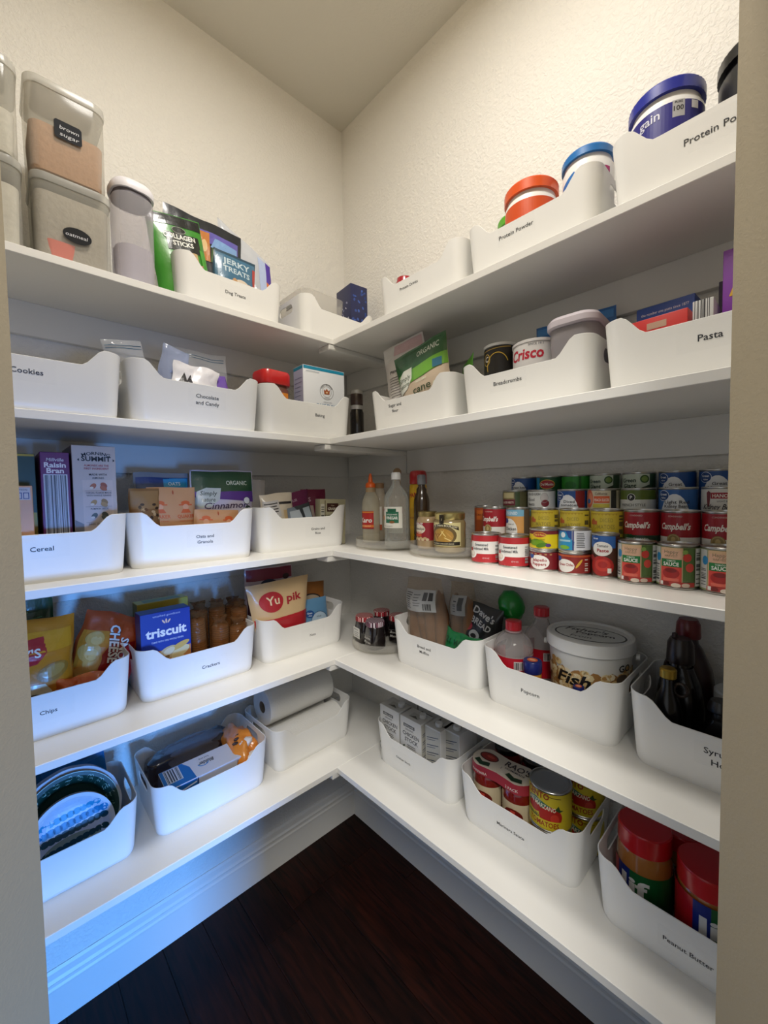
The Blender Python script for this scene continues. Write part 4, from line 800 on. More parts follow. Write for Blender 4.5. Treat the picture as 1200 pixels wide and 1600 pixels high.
# oats
o, pr = pouch('oat_pouch', 'L', 3, -.815, -.140, .0035, .150, .252, .05, '#8f9298', 'silver and blue pouch at the back of the Oats bin', seed=41, amp=.003); pr.rect(-.070, .195, .070, .238, '#1c3f7a'); pr.rect(.0, .205, .068, .236, '#2f9ac9'); pr.text('OATS', .03, .215, .010, '#dceef6', bold=.6); bag_done(o, pr)
o, pr = pouch('granola_pouch', 'L', 3, -.878, -.225, .0035, .075, .205, .05, '#8a6238', 'brown granola pouch at the left end of the Oats bin', seed=43, amp=.004, ry=-2)
pr.rect(-.034, .15, .034, .198, '#a07a4c')
for i in range(26): pr.ell(random.uniform(-.028, .030), random.uniform(.09, .165), .005, .0038, ('#3a2418', '#c9a878', '#6a4020')[i % 3], n=8, rot=random.uniform(0, 180), lay=False)
bag_done(o, pr)
def quaker(a, d, w, h, rz, seed, lb, ry=0):
    o, pr = pouch('oatmeal_pouch', 'L', 3, a, d, .0035, w, h, .045, '#cf9a6c', lb, rz=rz, ry=ry, seed=seed, amp=.0025)
    pr.rect(-w*.45, .01, w*.45, h*.95, '#cf9a6c')
    for s in (-1, 1):
        u = s*w*.26; v = h*.70; c = '#d5622f'
        pr.ell(u, v+.018, .012, .0065, c); pr.rect(u-.018, v+.011, u+.018, v+.0145, c); pr.ell(u, v+.007, .008, .008, '#e0a884'); pr.poly([(u-.014, v-.010), (u-.008, v+.001), (u+.008, v+.001), (u+.014, v-.010)], c)
        pr.text('QUAKER', u, v-.024, .0095, c, bold=1, w=w*.38); pr.text('instant oatmeal', u, v-.034, .004, c, w=w*.3); pr.rect(u-w*.19, h*.22, u+w*.19, h*.36, '#dd6a34')
    pr.ell(.002, h*.93, .002, .006, '#b5502c'); bag_done(o, pr, .5)
quaker(-.815, -.222, .125, .208, -3, 45, 'taller kraft oatmeal pouch with orange figures'); quaker(-.708, -.252, .125, .140, -6, 47, 'shorter kraft oatmeal pouch with orange figures', 3)
o, pr = pouch('cereal_pouch', 'L', 3, -.648, -.172, .0035, .195, .262, .06, '#cdc6d6', 'green topped cinnamon cereal pouch in the Oats bin', rz=-4, seed=49, amp=.003)
pr.rect(-.094, .195, .094, .258, '#1d4a2c'); pr.poly([(-.094, .178), (-.094, .195), (.094, .195), (.094, .160), (-.02, .172)], '#5a2f86'); pr.text('ORGANIC', .040, .215, .014, '#dbe4d8', bold=.5, w=.068); pr.poly([(-.090, .155), (-.082, .195), (-.055, .208), (-.012, .206), (-.018, .170), (-.045, .150), (-.075, .145)], '#cdd4cc'); pr.text('Simply', -.050, .184, .014, '#33453a', shear=.2, bold=.4, w=.048); pr.text('nature', -.052, .165, .013, '#33453a', shear=.2, bold=.4, w=.040); pr.text('Cinnamon', .000, .142, .020, '#3a2450', shear=.3, bold=.6, w=.135); pr.text('in', .045, .105, .018, '#3a2450', shear=.2, bold=.6); pr.text('CEREAL', .048, .085, .010, '#3a2450', bold=.8, w=.058); pr.ell(.068, .165, .012, .012, '#e4e6e4'); pr.ring(.068, .165, .012, .012, .0015, '#33453a'); pr.ell(.070, .135, .012, .014, '#2c3a30'); bag_done(o, pr)
# grains
o, pr = pouch('grain_bag', 'L', 3, -.553, -.165, .0035, .085, .235, .06, '#ffffff', 'clear bag of brown grain at the left end of the Grains bin', rz=6, ry=4, seed=51, amp=.007, mat=CLEAR('#dcd6d0', .30, .1, .5, 30)); pr.rect(-.036, .005, .036, .13, M('#5a3428', .7, bump=.5, scale=200, vary=.4)); bag_done(o, pr)
o, pr = pouch('rice_bag', 'L', 3, -.478, -.225, .0035, .115, .188, .065, '#d9cdb8', 'clear rice bag with black and white print', rz=-4, ry=-4, seed=53, amp=.006); pr.rect(-.054, .11, .0, .165, '#c9c6c4'); pr.lines(-.050, -.004, .115, .16, 5, '#3a3638', .004, .2); pr.rect(.01, .02, .054, .13, '#d6b98a'); pr.rect(.0, .150, .05, .158, '#2a2628'); bag_done(o, pr)
o, pr = pouch('quinoa_pouch', 'L', 3, -.402, -.205, .0035, .120, .190, .05, '#6a1f4a', 'plum coloured pouch beside the rice bag', rz=2, ry=-3, seed=55, amp=.004, topcut=.15); pr.rect(-.056, .10, .056, .125, '#8a6f86'); pr.text('TRI-COLOR', -.02, .158, .009, '#c9a9bc', bold=.8, w=.05); bag_done(o, pr)
o, pr = pouch('quinoa_pouch', 'L', 3, -.298, -.170, .0035, .105, .200, .05, '#6f1838', 'wine red pouch behind the couscous box', rz=-6, ry=-2, seed=57, amp=.004); pr.text('NS', -.030, .155, .016, '#cba4b0', bold=1); pr.rect(-.048, .09, -.01, .14, '#b9a49a'); bag_done(o, pr)
o, pr = pouch('grain_packet', 'L', 3, -.425, -.268, .0035, .062, .142, .03, '#6f7a86', 'small grey packet leaning left in the Grains bin', ry=-8, seed=59, amp=.003, mat=None); pr.rect(-.025, .10, .02, .13, '#a9b2ba'); pr.rect(-.028, .0, .028, .06, '#3a4f7a'); bag_done(o, pr)
o, pr = pouch('grain_packet', 'L', 3, -.382, -.270, .0035, .060, .152, .03, '#2c3236', 'small black packet beside the couscous box', ry=-14, seed=61, amp=.003); pr.rect(-.004, .06, .024, .14, '#9aa6ae'); bag_done(o, pr)
o, fr, lf, tp, rg = carton('couscous_box', 'L', 3, -.302, -.268, .0035, .108, .034, .163, ['#a8a284'], 'olive cream couscous box with a dark brown panel', rz=-3, ry=2)
fr.rect(-.026, .118, .022, .148, '#43241c'); fr.text('Casa', -.002, .138, .005, '#d9c9a8'); fr.text('GRAINS', -.002, .124, .0095, '#e4dac4', bold=1, w=.040); fr.text('COUSCOUS', .004, .098, .0095, '#3a3a26', bold=.7, w=.076); fr.rect(-.052, .02, -.036, .145, '#c9c5b4'); fr.bars(-.050, -.038, .09, .14, 7, '#4a4a44', False); fr.rect(-.036, .075, -.033, .158, '#5a4a2c'); done(o, fr)
# ------------------------------------------------------------------ second shelf, left: snacks
o, pr = pouch('chip_bag', 'L', 2, -1.150, -.115, .0035, .165, .330, .06, '#0f4a30', 'dark green snack bag at the back of the Chips bin', seed=71, amp=.005, ry=-3); pr.rect(-.07, .22, .075, .30, '#0d4229'); pr.text('WAVY', .012, .262, .011, '#5aa87a', bold=.6, w=.05); pr.lines(.02, .07, .225, .25, 3, '#3a8a5f', .002); bag_done(o, pr)
o, pr = pouch('chip_bag', 'L', 2, -1.135, -.205, .0035, .150, .262, .085, '#cd7f18', 'golden potato chip bag with a red emblem at the left jamb', seed=73, amp=.007, ry=1, topw=1.12, bulge=.3)
pr.rect(-.07, .19, .068, .235, '#dc961f'); pr.poly([(-.052, .155), (-.052, .215), (.020, .224), (.024, .190), (.008, .165)], '#b3202b'); pr.text("LAY'S", -.014, .180, .019, '#efe6da', bold=1.3, w=.058, rot=4); pr.ell(.035, .140, .030, .020, '#a8762a', rot=25); pr.ell(.035, .142, .022, .013, '#b98d42', rot=25)
pr.poly([(-.050, .03), (-.050, .115), (.020, .115), (.032, .095), (.030, .03)], '#e4dcc0'); pr.text('D', .006, .062, .032, '#2a1c16', bold=2); pr.text('CHIPS', -.028, .040, .010, '#6a2a1a', bold=.8); pr.text('ROASTED', .052, .09, .009, '#8a3a1c', bold=.8, w=.040, rot=-80); bag_done(o, pr)
o, pr = pouch('cheese_snack_bag', 'L', 2, -1.022, -.165, .0035, .150, .240, .075, '#b8481c', 'red and orange cheese snack bag leaning right in the Chips bin', seed=75, amp=.009, ry=20, rx=-6, bulge=.35)
pr.rect(-.070, .02, .010, .19, '#d0852a'); pr.poly([(.002, .12), (-.020, .225), (.072, .225), (.072, .16)], '#c04a1a'); pr.poly([(-.016, .02), (-.016, .13), (.0, .165), (.06, .175), (.072, .10), (.072, .02)], '#9c1414')
for q in ((-.046, .075, .024, .026), (-.034, .115, .020, .030), (-.044, .135, .024, .024), (-.032, .060, .014, .024), (-.040, .170, .020, .018)): pr.ell(*q, '#d9aa5c'); pr.ell(q[0]+.004, q[1]-.004, q[2]*.6, q[3]*.6, '#e6c07a')
for dx, c in ((.0014, '#1c1210'), (0, '#f0e8e0')): pr.text('CHEESE', -.006+dx, .160-dx, .024, c, bold=1.6, rot=-82, w=.094); pr.text('SMOKIN', .022+dx, .132-dx, .020, c, bold=1.2, rot=-88, w=.100)
bag_done(o, pr)
o, pr = pouch('snack_wrapper', 'L', 2, -1.055, -.240, .0035, .110, .112, .06, '#d9621c', 'crumpled orange wrapper at the front of the Chips bin', seed=77, amp=.014, ry=6, fr=30); pr.rect(.03, .02, .06, .06, '#e2d8d0'); bag_done(o, pr)
# crackers
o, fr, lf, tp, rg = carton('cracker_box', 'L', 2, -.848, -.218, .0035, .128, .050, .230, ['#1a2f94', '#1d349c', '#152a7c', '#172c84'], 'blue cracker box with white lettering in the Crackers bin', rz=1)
fr.rect(-.0625, .0, .0625, .122, '#c9854a'); fr.text('triscuit', .0, .162, .025, '#f2f2f2', bold=1.7, w=.105); fr.text('THINS WITH 100% WHOLE GRAIN', .002, .146, .005, '#dfe4f2', bold=.3, w=.082); fr.text('unsalted goodness', .002, .217, .006, '#c9d0ec', w=.07)
for t in (-35, 0, 35): fr.ell(.0+math.sin(R(t))*.012, .196+math.cos(R(t))*.007, .0022, .0065, '#e8c8b0', rot=-t)
for i, (x, y, a, b, rr, c) in enumerate(((.0, .112, .028, .016, 25, '#cdb88a'), (-.024, .092, .028, .013, 30, '#b9945a'), (.034, .108, .026, .013, 25, '#e0cf9c'), (.034, .126, .026, .008, 20, '#d9b25a'), (.0, .080, .045, .012, 0, '#a97440'), (.004, .116, .016, .009, 25, '#e2d3ac'), (-.006, .098, .012, .006, 30, '#8a6a3c'), (.028, .092, .020, .010, -20, '#d9c48e'))): fr.ell(x, y, a, b, c, rot=rr)
fr.ell(-.046, .108, .012, .009, '#2a1c16'); fr.ell(-.046, .108, .010, .007, '#c9854a'); lf.text('triscuit', 0, .12, .008, '#cfd6ee', bold=.6, w=.036); done(o, fr, lf, tp)
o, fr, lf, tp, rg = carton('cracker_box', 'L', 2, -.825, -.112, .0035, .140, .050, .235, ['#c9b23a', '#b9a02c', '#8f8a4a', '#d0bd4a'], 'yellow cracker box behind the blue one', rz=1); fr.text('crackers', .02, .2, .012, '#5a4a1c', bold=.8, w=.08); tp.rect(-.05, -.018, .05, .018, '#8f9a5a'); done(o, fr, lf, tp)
SLV = CLEAR('#a87848', .20, .15, .5, 60)
for i, (a, d, h, ry, lb) in enumerate(((-.742, -.190, .205, -3, 'leftmost, beside the blue box'), (-.688, -.212, .178, 0, 'tall one at the front left'), (-.668, -.140, .212, 0, 'at the back, beside the left one'), (-.640, -.222, .165, 2, 'short one at the front'), (-.608, -.172, .205, 0, 'rightmost, against the bin end'), (-.720, -.128, .215, 0, 'at the back left corner'), (-.612, -.112, .205, 2, 'at the back right corner'))):
    r = .0255; o = emp('cracker_sleeve', 'L', 2, a, d, .0035, 'sleeve of round tan crackers in brown wrap, '+lb, 'crackers', ry=ry, group='cracker sleeves in the Crackers bin')
    prof = [(0, 0)]; z = .002; n = int((h-.035)/.0068)
    for j in range(n): prof += [(r-.0036, z), (r-.0008, z+.0016), (r-.0008, z+.005), (r-.0036, z+.0064)]; z += .0068
    obj('cracker_stack', lathe(prof+[(0, z)], 28), M('#a8713c', .7, vary=.25, scale=120), o, smooth=30)
    bm = lathe([(0, 0), (r, .001), (r+.0008, .01), (r+.0004, z), (r*.86, z+.006), (r*.62, z+.012), (r*.70, z+.020), (r*.9, z+.027), (.004, z+.026)], 28)
    for v in bm.verts:
        k = noise.noise(Vector((v.co.x*60, v.co.y*60, v.co.z*40+i*9))); s = 1+(.55 if v.co.z > z+.003 else .02)*k; v.co.x *= s; v.co.y *= s*(.55 if v.co.z > z+.010 else 1); v.co.z += (.016*k if v.co.z > z+.012 else 0)
    obj('wrapper', bm, SLV, o, smooth=60)
o = obj('cracker_stack_loose', blob(.040, .022, .020, .25, 3, 4), M('#a8692c', .7, bump=.3, vary=.3), smooth=50, loc=P('L', 2, -.765, -.235, .094), label='heap of loose tan crackers at the foot of the blue box', cat='crackers')
o.location.z = Z[2]+.022
# nuts
o, pr = pouch('nut_bag', 'L', 2, -.478, -.128, .0035, .185, .290, .06, '#c9b9c4', 'wine red topped nut bag at the back of the Nuts bin', seed=81, amp=.003, ry=1); pr.rect(-.088, .245, .088, .285, '#7f1a38'); pr.rect(-.088, .02, .088, .20, '#3a1c2a'); pr.ell(-.01, .235, .030, .012, '#1c2a4a'); pr.ell(.06, .250, .014, .010, '#3a1c24'); bag_done(o, pr)
o, pr = pouch('nut_bag', 'L', 2, -.478, -.218, .0035, .172, .255, .075, '#d8b98c', 'cream and red nut bag with a big red disc', seed=83, amp=.004, ry=-2, topw=1.36, botw=.92, rz=-3)
pr.rect(-.084, .045, .084, .138, '#b8202a'); pr.ell(-.030, .192, .033, .033, '#b3202b'); pr.text('Yu', -.026, .182, .028, '#ecd9b8', bold=.8, w=.036); pr.text('pik', .036, .182, .026, '#a81f2c', bold=1.4, w=.046); pr.ell(.0, .03, .05, .018, '#d9c9b4'); pr.ell(-.03, .03, .012, .009, '#c9b08a'); pr.ell(.02, .025, .014, .009, '#e0d0b4'); bag_done(o, pr, .5)
o, pr = pouch('nut_bag', 'L', 2, -.322, -.150, .0035, .110, .212, .05, '#9a5f24', 'tan brown nut bag behind the blue almond bag', seed=85, amp=.003, ry=4); pr.ell(-.01, .15, .040, .020, '#2a2422'); pr.ell(-.01, .15, .034, .015, '#b9a48a'); bag_done(o, pr)
o, pr = pouch('nut_bag', 'L', 2, -.338, -.205, .0035, .118, .162, .055, '#5f8fb4', 'light blue almond bag with a white disc', seed=87, amp=.003, rz=-6, ry=-2)
pr.ell(.014, .080, .036, .036, '#2c4f7a'); pr.ell(.014, .080, .034, .034, '#b4c9d8'); pr.ell(-.022, .112, .017, .013, '#1c4f8f'); pr.text('Great', -.022, .112, .006, '#e4ecf4', bold=.8); pr.text('Value', -.022, .104, .0045, '#e4ecf4', bold=.8); pr.ell(-.050, .105, .010, .016, '#1c2f5a'); pr.text('Almonds', .016, .076, .011, '#23303c', bold=1, w=.052, rot=3); pr.text('Whole', .012, .096, .006, '#3a4a5a', w=.02); bag_done(o, pr)

# ------------------------------------------------------------------ second shelf, right
tz = turntable('R', 2, -.405, -.175, .112, 'clear round turntable holding gingham lidded jam jars'); bpy.data.objects['turntable.002'].name = 'turntable.002'
def gingham(c1, c2, c3):
    k = ('g', c1, c2)
    if k in _m: return _m[k]
    mt = bpy.data.materials.new('gingham_lid'); mt.use_nodes = True; nt = mt.node_tree; b = nt.nodes['Principled BSDF']; tc = nt.nodes.new('ShaderNodeTexCoord'); sp = nt.nodes.new('ShaderNodeSeparateXYZ'); nt.links.new(tc.outputs['Object'], sp.inputs[0]); out = []
    for ax in (0, 1):
        mu = nt.nodes.new('ShaderNodeMath'); mu.operation = 'MULTIPLY'; mu.inputs[1].default_value = 130; nt.links.new(sp.outputs[ax], mu.inputs[0])
        fr_ = nt.nodes.new('ShaderNodeMath'); fr_.operation = 'FRACT'; nt.links.new(mu.outputs[0], fr_.inputs[0]); gt = nt.nodes.new('ShaderNodeMath'); gt.operation = 'GREATER_THAN'; gt.inputs[1].default_value = .5; nt.links.new(fr_.outputs[0], gt.inputs[0]); out.append(gt)
    ad = nt.nodes.new('ShaderNodeMath'); ad.operation = 'ADD'; nt.links.new(out[0].outputs[0], ad.inputs[0]); nt.links.new(out[1].outputs[0], ad.inputs[1]); hf = nt.nodes.new('ShaderNodeMath'); hf.operation = 'MULTIPLY'; hf.inputs[1].default_value = .5; nt.links.new(ad.outputs[0], hf.inputs[0])
    cr = nt.nodes.new('ShaderNodeValToRGB'); cr.color_ramp.interpolation = 'CONSTANT'; e = cr.color_ramp.elements; e[0].position = 0; e[0].color = lin(c1); e[1].position = .4; e[1].color = lin(c2); x = e.new(.9); x.color = lin(c3)
    nt.links.new(hf.outputs[0], cr.inputs[0]); nt.links.new(cr.outputs[0], b.inputs['Base Color']); b.inputs['Roughness'].default_value = .4; _m[k] = mt; return mt
for i, (a, d, r, g, paper, lb) in enumerate(((-.352, -.218, .0335, ('#e8dcd6', '#b3202b', '#6f1218'), True, 'jam jar with a red gingham lid and a white paper label'), (-.425, -.232, .034, ('#d9d2d8', '#7a4a5c', '#3f2434'), False, 'jam jar with a purple grey gingham lid, front one'), (-.350, -.130, .032, ('#e8dcd6', '#a82430', '#5f1218'), False, 'jam jar with a red gingham lid at the back left'), (-.438, -.130, .034, ('#e8dcd6', '#b03038', '#6f1218'), False, 'jam jar with a red gingham lid behind the Bread bin'))):
    o = emp('jam_jar', 'R', 2, a, d, tz, lb, 'jar', rz=random.uniform(-20, 20)); bm = loft([(r*1.7, r*1.7, r*.6, 0), (r*1.92, r*1.92, r*.72, .005), (r*1.95, r*1.95, r*.74, .050), (r*1.85, r*1.85, r*.88, .072), (r*1.7, r*1.7, r*.84, .078)], 8)
    obj('jar_body', bm, M('#140c0e', .08, coat=1), o); obj('lid', lathe([(r*.90, .077), (r*.97, .079), (r*.97, .092), (r*.93, .0955), (r*.8, .096), (0, .0953)], 48), gingham(*g), o)
    pr = Print(front(-r*.985))
    if paper: pr.rect(-.022, .018, .022, .056, '#d9d8d2'); pr.text('Bonne', -.004, .046, .006, '#26262a', shear=.3, bold=.4, w=.026); pr.lines(-.016, .018, .022, .042, 3, '#6a6a6e', .0018)
    else: pr.text('Bonne', 0, .036, .009, '#c9c6c0', shear=.35, bold=.3, w=.034); pr.text('Maman', 0, .022, .009, '#c9c6c0', shear=.35, bold=.3, w=.036); pr.line(-.02, .048, .02, .050, .0008, '#8f8c88')
    pr.build('label_print', o)
# bread
WRAP = CLEAR('#e8dccb', .16, .1, .6, 26)
def rolls(a, d, w, h, n, lb, ry=0, seed=0, tag=None, rz=0):
    o, pr = pouch('roll_bag', 'R', 2, a, d, .0035, w, h, .085, '#fff', lb, rz=rz, ry=ry, seed=seed, amp=.005, mat=WRAP, gus=.9, bulge=.25)
    for i in range(n):
        x = -w*.34+w*.68*i/max(1, n-1)
        bm = blob(.022, .024, h*.40, .16, 2.2, seed+i*3, 3); b2 = obj('bread_roll', bm, M('#8f6440', .75, bump=.4, scale=40, vary=.28), o, smooth=60); b2.location = (x, random.uniform(-.010, .010), h*.44); b2.rotation_euler = (R(random.uniform(-4, 4)), R(random.uniform(-4, 4)), 0)
    if tag: tag(pr)
    bag_done(o, pr, .5, 'price_sticker') if pr.it else None
def tg(pr):
    pr.rect(-.068, .165, .070, .232, '#c4c4c0'); pr.lines(-.060, -.022, .172, .225, 8, '#4a4a4a', .0024, .2); pr.lines(-.012, .022, .180, .222, 5, '#6a6a6a', .0022, .3); pr.bars(.030, .062, .170, .190, 7, '#2c2c2c'); pr.rect(.050, .200, .064, .224, '#3a3a3a'); pr.rect(.030, .200, .046, .224, '#5a5a5a')
rolls(-.622, -.165, .165, .268, 4, 'clear bag of brown rolls with a large price sticker', -6, 91, tg, rz=-6)
def tg2(pr): pr.rect(-.020, .165, .030, .225, '#a9a8a4'); pr.bars(-.010, .0, .175, .215, 5, '#3a3a3a', False); pr.rect(.006, .180, .022, .218, '#4a4a4a')
rolls(-.722, -.115, .085, .262, 2, 'narrow clear bag of rolls behind the first, with a small sticker', -2, 97, tg2)
o, pr = pouch('bread_bag', 'R', 2, -.775, -.115, .0035, .125, .205, .08, '#1c1d1f', 'black and white bread bag in the Bread bin', seed=101, amp=.008, ry=6, mat=M('#17181a', .3, coat=.5))
pr.text("Dave's", .005, .170, .020, '#d4d4d2', bold=1.2, rot=-12, w=.075); pr.text('BREAD', .002, .142, .018, '#d4d4d2', bold=1.2, rot=-12, w=.072); pr.ell(-.035, .135, .012, .012, '#a8242c'); pr.ell(-.010, .115, .018, .014, '#b9bcc0'); pr.ell(-.012, .112, .010, .007, '#2c2c2e'); bag_done(o, pr)
o, pr = pouch('bread_bag', 'R', 2, -.778, -.205, .0035, .135, .135, .07, '#0f6b38', 'green bread bag with dark letters at the front of the Bread bin', seed=103, amp=.010, ry=4, fr=26); pr.text('21 WHOLE', -.005, .098, .016, '#0c3a20', bold=1.4, rot=-6, w=.10); pr.text('GRAINS', .0, .070, .016, '#0c3a20', bold=1.4, rot=-6, w=.08); bag_done(o, pr)
o = obj('bun_bag', blob(.042, .040, .070, .10, 2, 5, z0=.075), CLEAR('#d8e0d8', .25, .1, .6, 30), smooth=60, loc=P('R', 2, -.812, -.070, .0035), rot=(0, 0, R(-90)), label='puffed clear bun bag with a rounded green end at the back wall', cat='bag')
bm = blob(.040, .034, .046, .10, 2.5, 8, z0=0); bmesh.ops.rotate(bm, verts=bm.verts, matrix=Matrix.Rotation(R(-18), 3, 'Y')); bmesh.ops.translate(bm, verts=bm.verts, vec=(.045, .0, .205)); obj('green_end', bm, M('#0f8a2c', .3, bump=.4, scale=30, coat=.5), o, smooth=60)
obj('bag_neck', tube([(.010, 0, .135), (.022, 0, .155), (.032, 0, .175)], .018, 10), CLEAR('#d8e0d8', .3, .1, .6, 30), o, smooth=60)
# popcorn bin
def oilb(a, d, h, r, lb):
    o = emp('oil_bottle', 'R', 2, a, d, .0035, lb, 'bottle', group='clear bottles with red caps'); obj('bottle_body', lathe([(0, 0), (r-.004, 0), (r, .006), (r, .120), (r-.002, .125), (r, .130), (r*.96, .145), (r*.80, .162), (r*.5, .176), (.017, h-.030), (.016, h-.018)], 48), CLEAR('#eae4e2', .22, .05, .15, 20), o)
    obj('cap', ridged(.0195, h-.022, h, 60, .0008), M('#cf2630', .35, coat=.4), o); obj('cap_ring', lathe([(.018, h-.028), (.021, h-.027), (.021, h-.024), (.018, h-.023)], 32), M('#c0a0a0', .4), o)
    pr = Print(cyl(r), step=.006); pr.rect(-.11, .045, .11, .122, '#b3182a'); pr.rect(.026, .092, .050, .114, '#c9c2c0'); pr.bars(.028, .048, .094, .112, 7, '#2a2a2c'); pr.build('label_band', o, rough=.3)
oilb(-.935, -.198, .205, .050, 'clear bottle with a red cap at the left of the Popcorn bin'); oilb(-.962, -.094, .225, .048, 'clear bottle with a red cap behind the first one')
o = emp('popcorn_tub', 'R', 2, -1.103, -.133, .0035, 'large white popcorn tub with a printed oval on its lid', 'tub', rz=12); H = .198
obj('tub_body', lathe([(0, 0), (.078, 0), (.081, .004), (.092, H-.032), (.0945, H-.031), (.0945, H-.024), (.092, H-.022)], 64), M('#e6e5de', .35), o)
obj('lid', lathe([(.0965, H-.030), (.0985, H-.028), (.0985, H-.006), (.096, H-.001), (.092, H), (.089, H-.001), (.087, H-.005), (0, H-.005)], 64), M('#ecebe6', .3), o)
for s in (-1, 1): obj('handle_lug', lathe([(0, -.004), (.007, -.004), (.007, .004), (0, .004)], 16), M('#e6e5de', .4), o, loc=(s*.102, 0, H-.040), rot=(0, R(90), 0))
obj('wire_handle', tube([(.103*math.cos(R(t)), .103*math.sin(R(t)), H-.040-.03*math.sin(R(t))) for t in range(0, 181, 10)], .0015, 6), M('#b5b5b2', .3, .9), o)
pr = Print(topf(H-.005), base=.0002); pr.ell(0, 0, .080, .054, '#1c1c1e', n=48); pr.ell(0, 0, .076, .050, '#dfe0da', n=48); pr.text("Fisher's", -.012, .014, .022, '#1c1c1e', bold=1, shear=.35, w=.095); pr.text('Popcorn', .012, -.006, .015, '#1c1c1e', bold=1.6, w=.085); pr.text('The popcorn of Ocean City', 0, -.014, .004, '#4a4a4c', w=.07); pr.text('From', -.016, -.036, .015, '#2a2a2c', shear=.2, w=.046); pr.build('lid_print', o)
rf = lambda v: .081+(.011)*(v/(H-.032))
pr = Print(cone(rf), step=.006, vstep=.01)
pr.poly([(-.17, .04)]+[(-.17+.01*i, .128+.006*math.sin(i*1.7)) for i in range(35)][::1]+[(.17, .04)], '#a87a44')
pc = ['#e3d0a0', '#d9bd84', '#ecdfbe', '#b98c50', '#c9a468']
for i in range(190):
    u = random.uniform(-.17, .17); v = random.uniform(.055, .134+.010*math.sin(u*70)); s = random.uniform(.008, .013); c = pc[i % 5]
    pr.ell(u, v, s, s*.8, c, n=8, lay=False)
    if i > 60: pr.ell(u-.003, v+.003, s*.5, s*.4, pc[(i+2) % 5], n=7)
    pr.n = min(pr.n, 14)
pr.n += 1; pr.text('Fish', -.026, .095, .028, '#141416', bold=1.4, shear=.35, w=.075); pr.text('GO', .092, .136, .016, '#2a2a2a', bold=1); pr.ell(.085, .118, .016, .012, '#5a4a3a'); pr.build('popcorn_print', o)
for a, d, h, lb in ((-1.003, -.228, .128, 'small jar with a dark blue cap, left of the popcorn tub'), (-1.118, -.2385, .104, 'small jar with a dark blue cap in front of the popcorn tub')):
    r = .0175 if a > -1.05 else .0105
    r = .021 if a > -1.05 else .0115
    o = emp('seasoning_jar', 'R', 2, a, d, .0035, lb, 'jar'); obj('jar_body', lathe([(0, 0), (r-.002, 0), (r, .003), (r, h-.034), (r*.9, h-.028)], 32), M('#c98a2c', .3), o); obj('cap', lathe([(r*1.02, h-.030), (r*1.08, h-.027), (r*1.08, h-.004), (r*.98, h), (0, h)], 32), M('#16226a', .3, coat=.4), o)
    pr = Print(topf(h)); pr.ell(0, 0, r*.6, r*.6, '#d9622c'); pr.ell(0, 0, r*.4, r*.25, '#e8b08a'); pr.build('cap_print', o)
# syrup bin
DK = M('#080506', .25, coat=.2)
def jug(a, d, r, h, body, capc, lb, ch=.028, neck=.016, rz=0):
    o = emp('syrup_jug', 'R', 2, a, d, .0035, lb, 'bottle', rz=rz); obj('jug_body', loft([(r*1.5, r*1.1, r*.4, 0), (r*2, r*1.5, r*.6, .008), (r*2, r*1.5, r*.6, h*.42), (r*1.7, r*1.3, r*.55, h*.60), (r*1.05, r*.95, r*.45, h*.76), (neck*2.1, neck*2.1, neck, h-ch-.012), (neck*2, neck*2, neck*.98, h-ch)], 7), body, o)
    obj('cap', lathe([(neck*1.25, h-ch), (neck*1.3, h-ch+.003), (neck*1.2, h-.010), (neck*.95, h), (0, h)], 32), M(capc, .35, coat=.3), o); return o
jug(-1.292, -.088, .050, .262, M('#260709', .3, coat=.2), '#6a0f14', 'dark red syrup jug with a red cap at the back of the Syrup bin', .040, .018)
o = jug(-1.292, -.161, .042, .238, DK, '#1a0c0c', 'black syrup jug with a dark flip cap, in the middle of the Syrup bin', .050, .019); obj('spout_tip', lathe([(.006, 0), (.005, .010), (0, .012)], 12), M('#2a1210', .4), o, loc=(-.010, 0, .236))
o = emp('maple_bottle', 'R', 2, -1.284, -.2225, .0035, 'small dark maple bottle with a gold cap and a ring handle', 'bottle', rz=8); obj('bottle_body', lathe([(0, 0), (.023, 0), (.0255, .006), (.0255, .105), (.020, .130), (.012, .150), (.0105, .175)], 36), DK, o); obj('cap', lathe([(.0125, .172), (.0145, .174), (.0145, .189), (.012, .192), (0, .192)], 32), M('#b08f38', .3, .7), o); obj('ring_handle', tube([(.021+.011*math.cos(R(t)), 0, .152+.013*math.sin(R(t))) for t in range(0, 360, 20)], .0028, 8, True), CLEAR('#4a3c34', .6, .05), o)
o = emp('honey_tub', 'R', 2, -1.390, -.125, .0035, 'round tub with a plain white lid in the Syrup bin', 'tub'); obj('tub_body', lathe([(0, 0), (.042, 0), (.044, .004), (.044, .120)], 48), M('#7a756a', .3), o); obj('lid', lathe([(.046, .120), (.047, .123), (.047, .140), (.044, .143), (0, .142)], 48), M('#c9cac8', .4), o)
jug(-1.365, -.212, .034, .150, DK, '#0f0b0b', 'low black bottle at the front right of the Syrup bin', .020, .016)
jug(-1.450, -.190, .034, .190, DK, '#2a0c0c', 'dark bottle at the far right of the Syrup bin', .025, .014)

